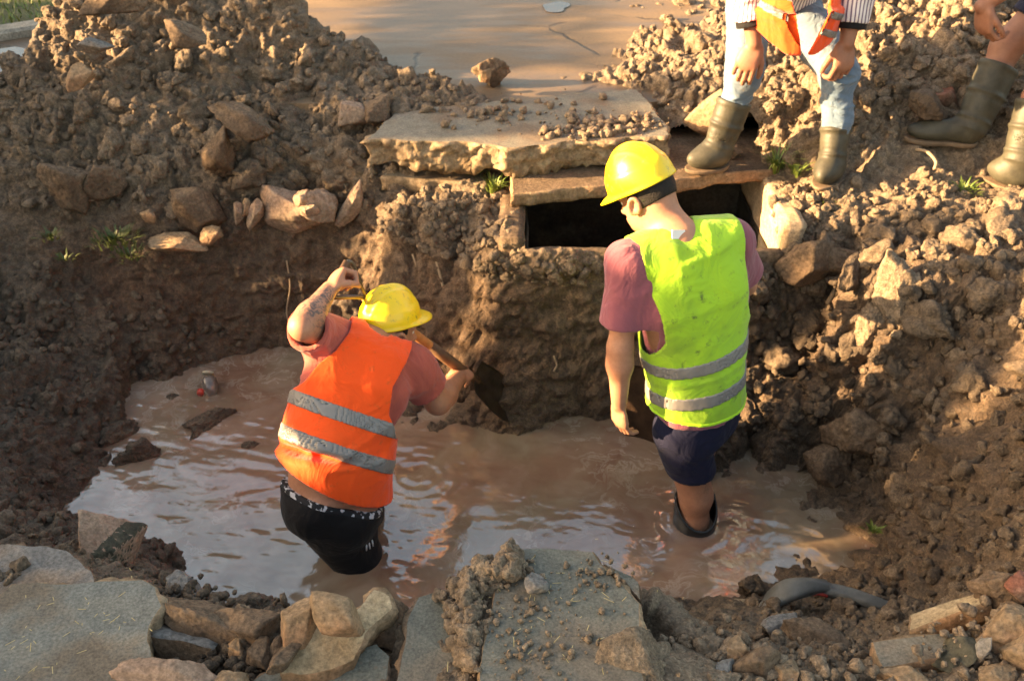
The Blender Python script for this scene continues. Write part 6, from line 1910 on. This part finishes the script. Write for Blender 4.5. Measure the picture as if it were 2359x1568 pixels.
# ------------------------------------------------------------------ bent man on the drain lid, facing us; cut off by the top of the picture
def bent_man():
    loc = Vector((1.07, 4.05, .85))
    root = empty("person", loc, "man in pale jeans, orange vest and rubber boots crouching over the drain", "person")
    up = Vector((0, 0, 1)); rt = Vector((-1, .12, 0)).normalized(); fd = Vector((-.12, -1, 0)).normalized()
    hip = Vector((1.10, 4.36, 1.43)); wst = Vector((1.09, 4.26, 1.58)); chs = Vector((1.075, 4.10, 1.74)); shl = Vector((1.065, 3.98, 1.84))
    s1 = (shl - wst).normalized(); f1 = s1.cross(rt).normalized(); s0 = (wst - hip).normalized(); f0 = s0.cross(rt).normalized()
    torso = [loft([(hip - s0 * .06, rt, f0, .15, .12), (hip + s0 * .03, rt, f0, .165, .13), (wst, rt, f1, .16, .125), (chs, rt, f1, .175, .125), (shl, rt, f1, .16, .1), (shl + s1 * .04, rt, f1, .11, .07)])]
    # person's right is at the picture's left
    shR, shL = shl + rt * .185 - s1 * .02, shl - rt * .185 - s1 * .02
    torso += [cone(shL, shL.lerp(shR, .3), .06, .075), cone(shR, shR.lerp(shL, .3), .06, .075)]
    wrR, wrL = PY(1737, 100, 3.86), PY(1950, 100, 3.82)
    elR, elL = PY(1722, -40, 3.92), PY(1975, -40, 3.88)
    armR, armL = arm_prims(shR, elR, wrR), arm_prims(shL, elL, wrL)
    hR, fR = hand_prims(wrR, (PY(1712, 165, 3.84) - wrR), (.35, .9, .1), (.9, -.3, -.1), (22, 35, 22), thumb=(.75, .45, .2), tc=12, sc=1.08)
    hL, fL = hand_prims(wrL, (PY(1936, 190, 3.80) - wrL), (-.3, .9, .1), (-.9, -.3, -.1), (30, 45, 30), thumb=(.7, .5, .25), tc=15, sc=1.08)
    kR, kL = PY(1712, 172, 3.98), PY(1932, 172, 3.93)
    aR, aL = P(1655, 345, .92), P(1918, 395, .90)
    hR_, hL_ = hip + rt * .09 - up * .02, hip - rt * .09 - up * .02
    leg = lambda h_, k_, a_: [cone(h_, k_, .084, .054), cone(k_, k_.lerp(a_, .3), .052, .046), cone(k_.lerp(a_, .3), a_, .046, .034)]
    lR, lL = leg(hR_, kR, aR), leg(hL_, kL, aL)
    hc = shl + s1 * .16 + Vector((0, -.06, .06)); hb, hf, eyes, hfr = head_prims(hc, (-.1, -.75, -.66), (0, -.6, .78))
    neck = [cone(shl + s1 * .03, hc - hfr[3] * .05, .06, .056)]
    allp = torso + armL + armR + hL + fL + hR + fR + lL + lR + hb + hf + neck
    lo, hi = bounds(allp)
    F = build_field(lo, hi, .005, [(torso, .05, 0), (lL, .03, 0), (lR, .03, 0), (neck, .04, 0), (hb, .025, 0), (hf, .008, 0), (armL, .03, 0), (armR, .03, 0), (hL, .012, 0), (hR, .012, 0), (fL, .0035, 0), (fR, .0035, 0)])
    field_obj("body", F, SKIN_DARK, root, loc)
    eyeballs(root, loc, eyes, hfr[2])
    # jeans tucked into the boots
    J = [loft([(hip + s0 * .05, rt, f0, .172, .138), (hip - s0 * .07, rt, f0, .162, .13)]), cone(hR_, kR, .098, .068), cone(hL_, kL, .098, .068), cone(kR, kR.lerp(aR, .5), .067, .053), cone(kL, kL.lerp(aL, .5), .067, .053)]
    lo, hi = bounds(J, .05)
    G = build_field(lo, hi, .0055, [(J, .04, .004)]); G.noise(.006, 9, 31, (1, 1, 1)); G.folds(.007, 11, 32, (.8, .8, 1.5))
    field_obj("jeans", G, M_JEAN, root, loc)
    # striped shirt, sleeves pushed up to black cuffs
    cR, cL = elR.lerp(wrR, .62), elL.lerp(wrL, .66)
    S = torso + [cone(shR, elR, .075, .066), cone(elR, cR, .066, .056), cone(shL, elL, .075, .066), cone(elL, cL, .066, .056)]
    lo, hi = bounds(S, .05)
    G = build_field(lo, hi, .006, [(S, .04, .008)]); G.folds(.007, 10, 33)
    for e_, c_, w_ in ((elR, cR, wrR), (elL, cL, wrL)):
        n = (w_ - e_).normalized(); n0, n1 = _np(c_), _np(n)
        sx, g = G.box(n0 - .1, n0 + .1); pl = (g[0] - n0[0]) * n1[0] + (g[1] - n0[1]) * n1[1] + (g[2] - n0[2]) * n1[2]
        G.D[sx] = np.maximum(G.D[sx], pl)
    G.cut(cone(shl + s1 * .05, hc, .068, .08))
    sh_ = field_obj("shirt", G, M_SHIRTW, root, loc)
    for e_, c_, w_ in ((elR, cR, wrR), (elL, cL, wrL)):
        n = (w_ - e_).normalized()
        C_ = [cone(c_ - n * .02, c_ + n * .03, .062, .060)]
        G = build_field(*bounds(C_), .004, [(C_, .01, 0)]); G.cut_fn(half(c_ + n * .022, n)); G.cut_fn(half(c_ - n * .02, -n)); G.cut(cone(c_ - n * .1, w_ + n * .05, .046, .046))
        field_obj("cuff", G, M_BLACK, sh_, loc)
    # vest, open in front, hanging forward
    hemR, hemL = PY(1822, 92, 3.86), PY(1872, 92, 3.84)
    def vest(extra=0.0, th=.010):
        low = Vector((1.085, 4.03, 1.36))
        vb = loft([(low, rt, f1, .165, .155), (Vector((1.085, 4.06, 1.50)), rt, f1, .185, .20), (chs, rt, f1, .188, .145), (shl, rt, f1, .17, .115), (shl + s1 * .03, rt, f1, .12, .085)])
        G = build_field(*bounds([vb] + torso, .06), .0055, [([vb], .03, .012 + extra), (torso[1:], .05, .024 + extra)])
        G.noise(.010, 6, 35, (1, 1, .5)); G.folds(.007, 8, 36, (1, 1, .4))
        shell(G, th)
        # hem with the two front corners hanging down
        G.cut_fn(lambda x, y, z: (1.445 + .35 * np.abs(np.abs(x - 1.085) - .035) + .25 * (y - 3.86)) - z + 0 * x)
        # front opening
        G.cut_fn(lambda x, y, z: np.where(y + 0 * x + 0 * z < 4.0 + 0 * z, (.012 + .30 * np.maximum(z - 1.42, 0)) - np.abs(x - 1.083), -1.0))
        for s_, q in ((shR, 1), (shL, -1)): G.cut(cone(s_ + rt * q * .03 + s1 * .1, s_ + rt * q * .05 - s1 * .18, .08, .09))
        G.cut(cone(shl + s1 * .05, hc, .078, .09))
        return G
    v = field_obj("safety_vest", vest(), M_ORANGE, root, loc)
    bands("reflective_band", v, loc, vest, Vector((1.08, 3.9, 1.45)), up, [(.045, .075, (.38, .12, 0)), (.115, .145, (.38, .12, 0))], M_BAND)
    Hh = build_field(*bounds(hb, .03), .006, [(hb[:1] + hb[5:], .02, .006)]); Hh.cut_fn(half(hc + hfr[2] * .05 - hfr[3] * .0, hfr[2] - hfr[3] * .6))
    field_obj("hair", Hh, M_HAIR, root, loc)
    hard_hat(root, loc, hc + hfr[3] * .036, hfr[2], hfr[3])
    rubber_boot(root, loc, PY(1692, 232, 3.99), P(1650, 352, .93), P(1588, 392, .868), M_BOOTG, .0625)
    rubber_boot(root, loc, PY(1932, 238, 3.94), P(1915, 378, .93), P(1888, 432, .862), M_BOOTG, .0625)
bent_man()

# ------------------------------------------------------------------ man striding at the right edge, only legs and one hand in the picture
def striding_man():
    loc = Vector((2.15, 4.0, .95))
    root = empty("person", loc, "bare kneed man in dark shorts and olive rubber boots at the right edge", "person")
    up = Vector((0, 0, 1)); fd = Vector((-1, -.10, 0)).normalized(); rt = Vector((fd.y, -fd.x, 0))
    hip, wst, chs, shl = Vector((2.30, 4.06, 1.74)), Vector((2.27, 4.06, 1.93)), Vector((2.22, 4.05, 2.12)), Vector((2.18, 4.05, 2.27))
    torso = [loft([(hip - up * .06, rt, fd, .15, .12), (hip + up * .04, rt, fd, .16, .125), (wst, rt, fd, .15, .12), (chs, rt, fd, .17, .125), (shl, rt, fd, .16, .1), (shl + up * .04, rt, fd, .1, .07)])]
    shR, shL = shl + rt * .185 - up * .02, shl - rt * .185 - up * .02
    torso += [cone(shL, shL.lerp(shR, .3), .06, .075), cone(shR, shR.lerp(shL, .3), .06, .075)]
    # his left hand hangs in front of the lifted thigh
    wrL = PY(2262, 15, 3.93); elL = Vector((2.06, 3.90, 1.80)); wrR = Vector((2.25, 4.30, 1.68)); elR = Vector((2.25, 4.27, 1.96))
    armL, armR = arm_prims(shL, elL, wrL, 1.05), arm_prims(shR, elR, wrR)
    hL, fL = hand_prims(wrL, (PY(2268, 115, 3.92) - wrL), (.9, .3, .1), (-.4, -.9, 0), (35, 50, 30), thumb=(.85, .35, .3), tc=12, sc=1.12)
    hR, fR = hand_prims(wrR, (0, 0, -1), (0, -1, 0), (-1, 0, 0), (30, 40, 30))
    kF, aF = PY(2318, 108, 4.10), P(2232, 300, 1.02)           # leg in front
    kB, aB = PY(2405, 170, 3.86), P(2350, 378, .97)
    hF, hB = hip + rt * .08 - up * .05, hip - rt * .08 - up * .05
    leg = lambda h_, k_, a_: [cone(h_, k_, .088, .062), cone(k_, k_.lerp(a_, .35), .058, .057), cone(k_.lerp(a_, .35), a_, .057, .036)]
    lF, lB = leg(hF, kF, aF), leg(hB, kB, aB)
    hc = shl + Vector((-.05, -.01, .21)); hb, hf, eyes, hfr = head_prims(hc, (-.95, -.1, -.3), (-.2, 0, 1))
    neck = [cone(shl + up * .03, hc - hfr[3] * .05, .06, .056)]
    allp = torso + armL + armR + hL + fL + hR + fR + lF + lB + hb + hf + neck
    F = build_field(*bounds(allp), .005, [(torso, .05, 0), (lF, .03, 0), (lB, .03, 0), (neck, .04, 0), (hb, .025, 0), (hf, .008, 0), (armL, .03, 0), (armR, .03, 0), (hL, .012, 0), (hR, .012, 0), (fL, .0035, 0), (fR, .0035, 0)])
    field_obj("body", F, SKIN_DARK, root, loc)
    eyeballs(root, loc, eyes, hfr[2])
    S = [loft([(hip + up * .06, rt, fd, .17, .135), (hip - up * .07, rt, fd, .165, .13)]), cone(hF, kF, .108, .088), cone(hB, kB, .108, .088)]
    G = build_field(*bounds(S, .05), .006, [(S, .04, .004)]); G.noise(.006, 9, 41)
    for h_, k_, a_, f in ((hF, kF, aF, .74), (hB, kB, aB, .8)):
        n = (k_ - h_).normalized(); p = h_.lerp(k_, f); n0, n1 = _np(p), _np(n)
        sx, g = G.box(n0 - .16, n0 + .16); pl = (g[0] - n0[0]) * n1[0] + (g[1] - n0[1]) * n1[1] + (g[2] - n0[2]) * n1[2]
        G.D[sx] = np.maximum(G.D[sx], pl); G.cut(cone(h_.lerp(k_, .45), a_, .080, .078))
    field_obj("shorts", G, M_NAVY, root, loc)
    T_ = torso + [cone(shL, shL.lerp(elL, .7), .076, .078), cone(shR, shR.lerp(elR, .7), .076, .078)]
    G = build_field(*bounds(T_, .05), .006, [(T_, .05, .010)]); G.noise(.006, 10, 43); G.cut_fn(half(hip - up * .02, -up)); G.cut(cone(shl + up * .05, hc - up * .05, .066, .066))
    field_obj("t_shirt", G, cloth_mat("grey_shirt", (.16, .17, .2)), root, loc)
    Hh = build_field(*bounds(hb, .03), .006, [(hb[:1] + hb[5:], .02, .008)]); Hh.cut_fn(half(hc + hfr[2] * .04, hfr[2] - hfr[3] * .5))
    field_obj("hair", Hh, M_HAIR, root, loc)
    rubber_boot(root, loc, PY(2301, 152, 4.075), P(2233, 300, 1.02), P(2085, 318, .965), M_BOOTG, .072)
    rubber_boot(root, loc, PY(2392, 235, 3.84), P(2350, 372, .98), P(2284, 418, .872), M_BOOTG, .070)
striding_man()

# ================================================================== ADDED SHADE CASTERS LEFT OF THE PIT
# Unseen wall and trees added to block sun; crown gaps shaped for the light.
WX = -5.5
def shade_wall_left():
    root = empty("added_shade_wall", (WX - .8, 2.5, .9), "unseen plastered wall added left of the pit to block low sun", "wall")
    m = stone_mat("plaster", (.42, .36, .28), (.52, .46, .36))
    for nm, lo, hi in (("wall_body", (WX - .9, -3.0, .85), (WX - .72, 9.0, 1.60)), ("coping", (WX - .94, -3.0, 1.603), (WX - .68, 9.0, 1.66))):
        bm = bmesh.new(); box_bm(bm, lo, hi); bmesh.ops.bevel(bm, geom=bm.edges[:], offset=.008, segments=2, affect='EDGES')
        child_world(obj_bm(nm, bm, m, None, False), root)
shade_wall_left()

def crown_shade_mask(Y, Z):
    """shade mask: leaves fill these boxes to block sun from chosen spots (Y along the wall, Z up)"""
    d = 0.0
    def box(y0, y1, z0, z1, s=.05):
        f = lambda v, a, b: 1 / (1 + math.exp(-(v - a) / s * 2)) / (1 + math.exp((v - b) / s * 2))
        return f(Y, y0, y1) * f(Z, z0, z1)
    for y0, y1, z0, z1, w in ((.1, 1.97, 1.2, 3.3, 1), (1.9, 2.72, 1.2, 1.75, 1), (1.9, 2.07, 1.83, 2.40, 1), (2.0, 2.30, 1.84, 2.02, 1), (2.03, 2.25, 2.30, 2.68, 1),
                              (2.72, 2.90, 2.1, 2.82, 1), (2.70, 2.94, 1.2, 2.2, 1), (2.98, 3.34, 1.2, 2.24, .95), (3.45, 3.95, 2.0, 2.62, 1), (3.45, 5.6, 1.2, 2.0, .66), (3.95, 4.22, 2.0, 2.40, .9),
                              (3.75, 4.05, 2.5, 2.74, 1), (4.3, 6.0, 2.2, 2.6, .25)):
        d = max(d, w * box(y0 + .025, y1 - .025, z0 + .02, z1 - .025, .02))
    return d

def added_shade_tree(name, y0, y1, ztop, seed, n, label, trunk_y):
    rng = random.Random(seed)
    root = empty(name, (WX, trunk_y, .9), label, "tree", "added trees along the shade wall")
    pts = [(WX, trunk_y, .85), (WX + .03, trunk_y + .04, 1.6), (WX - .05, trunk_y - .03, 2.3), (WX, trunk_y + .05, ztop - .5)]
    tr = tube("trunk", spline(pts, 5), [.10 - .075 * i / 15 for i in range(16)], plain_mat("bark", (.10, .075, .05), .9, .2, noise=.7, nscale=20), None, 10); child_world(tr, root)
    V, F = [], []
    for i in range(n):
        for _ in range(60):
            Y, Z = rng.uniform(y0, y1), rng.uniform(1.25, ztop)
            if rng.random() < crown_shade_mask(Y, Z): break  # leaves kept only where a shadow is wanted
        else: continue
        u = rng.gauss(0, .28)
        c = Vector((WX, Y, Z)) + SUN_TRAVEL / SUN_TRAVEL.x * u
        a = Vector((rng.gauss(0, 1), rng.gauss(0, 1), rng.gauss(0, 1))).normalized(); b2 = a.orthogonal().normalized()
        ln, w = rng.uniform(.022, .04), rng.uniform(.012, .018); k0 = len(V)
        V += [c - a * ln, c + b2 * w, c + a * ln, c - b2 * w]; F.append((k0, k0 + 1, k0 + 2, k0 + 3))
    o = mesh_np("crown", np.array([v[:] for v in V]), np.array(F), grass_mat("leaves", (.045, .07, .02), (.09, .12, .03)))
    child_world(o, root)
added_shade_tree("added_shade_tree", 0.1, 1.95, 3.5, 1, 30000, "broad unseen tree by the wall, added to shade the near bank", .2)
added_shade_tree("added_shade_tree", 1.9, 3.3, 2.9, 2, 15000, "slim unseen tree added by the middle wall, crown gaps shaped to pass sun", 2.75)
added_shade_tree("added_shade_tree", 3.3, 6.0, 2.75, 3, 19000, "unseen tree by the far wall end, added to dapple heap and slab", 3.75)
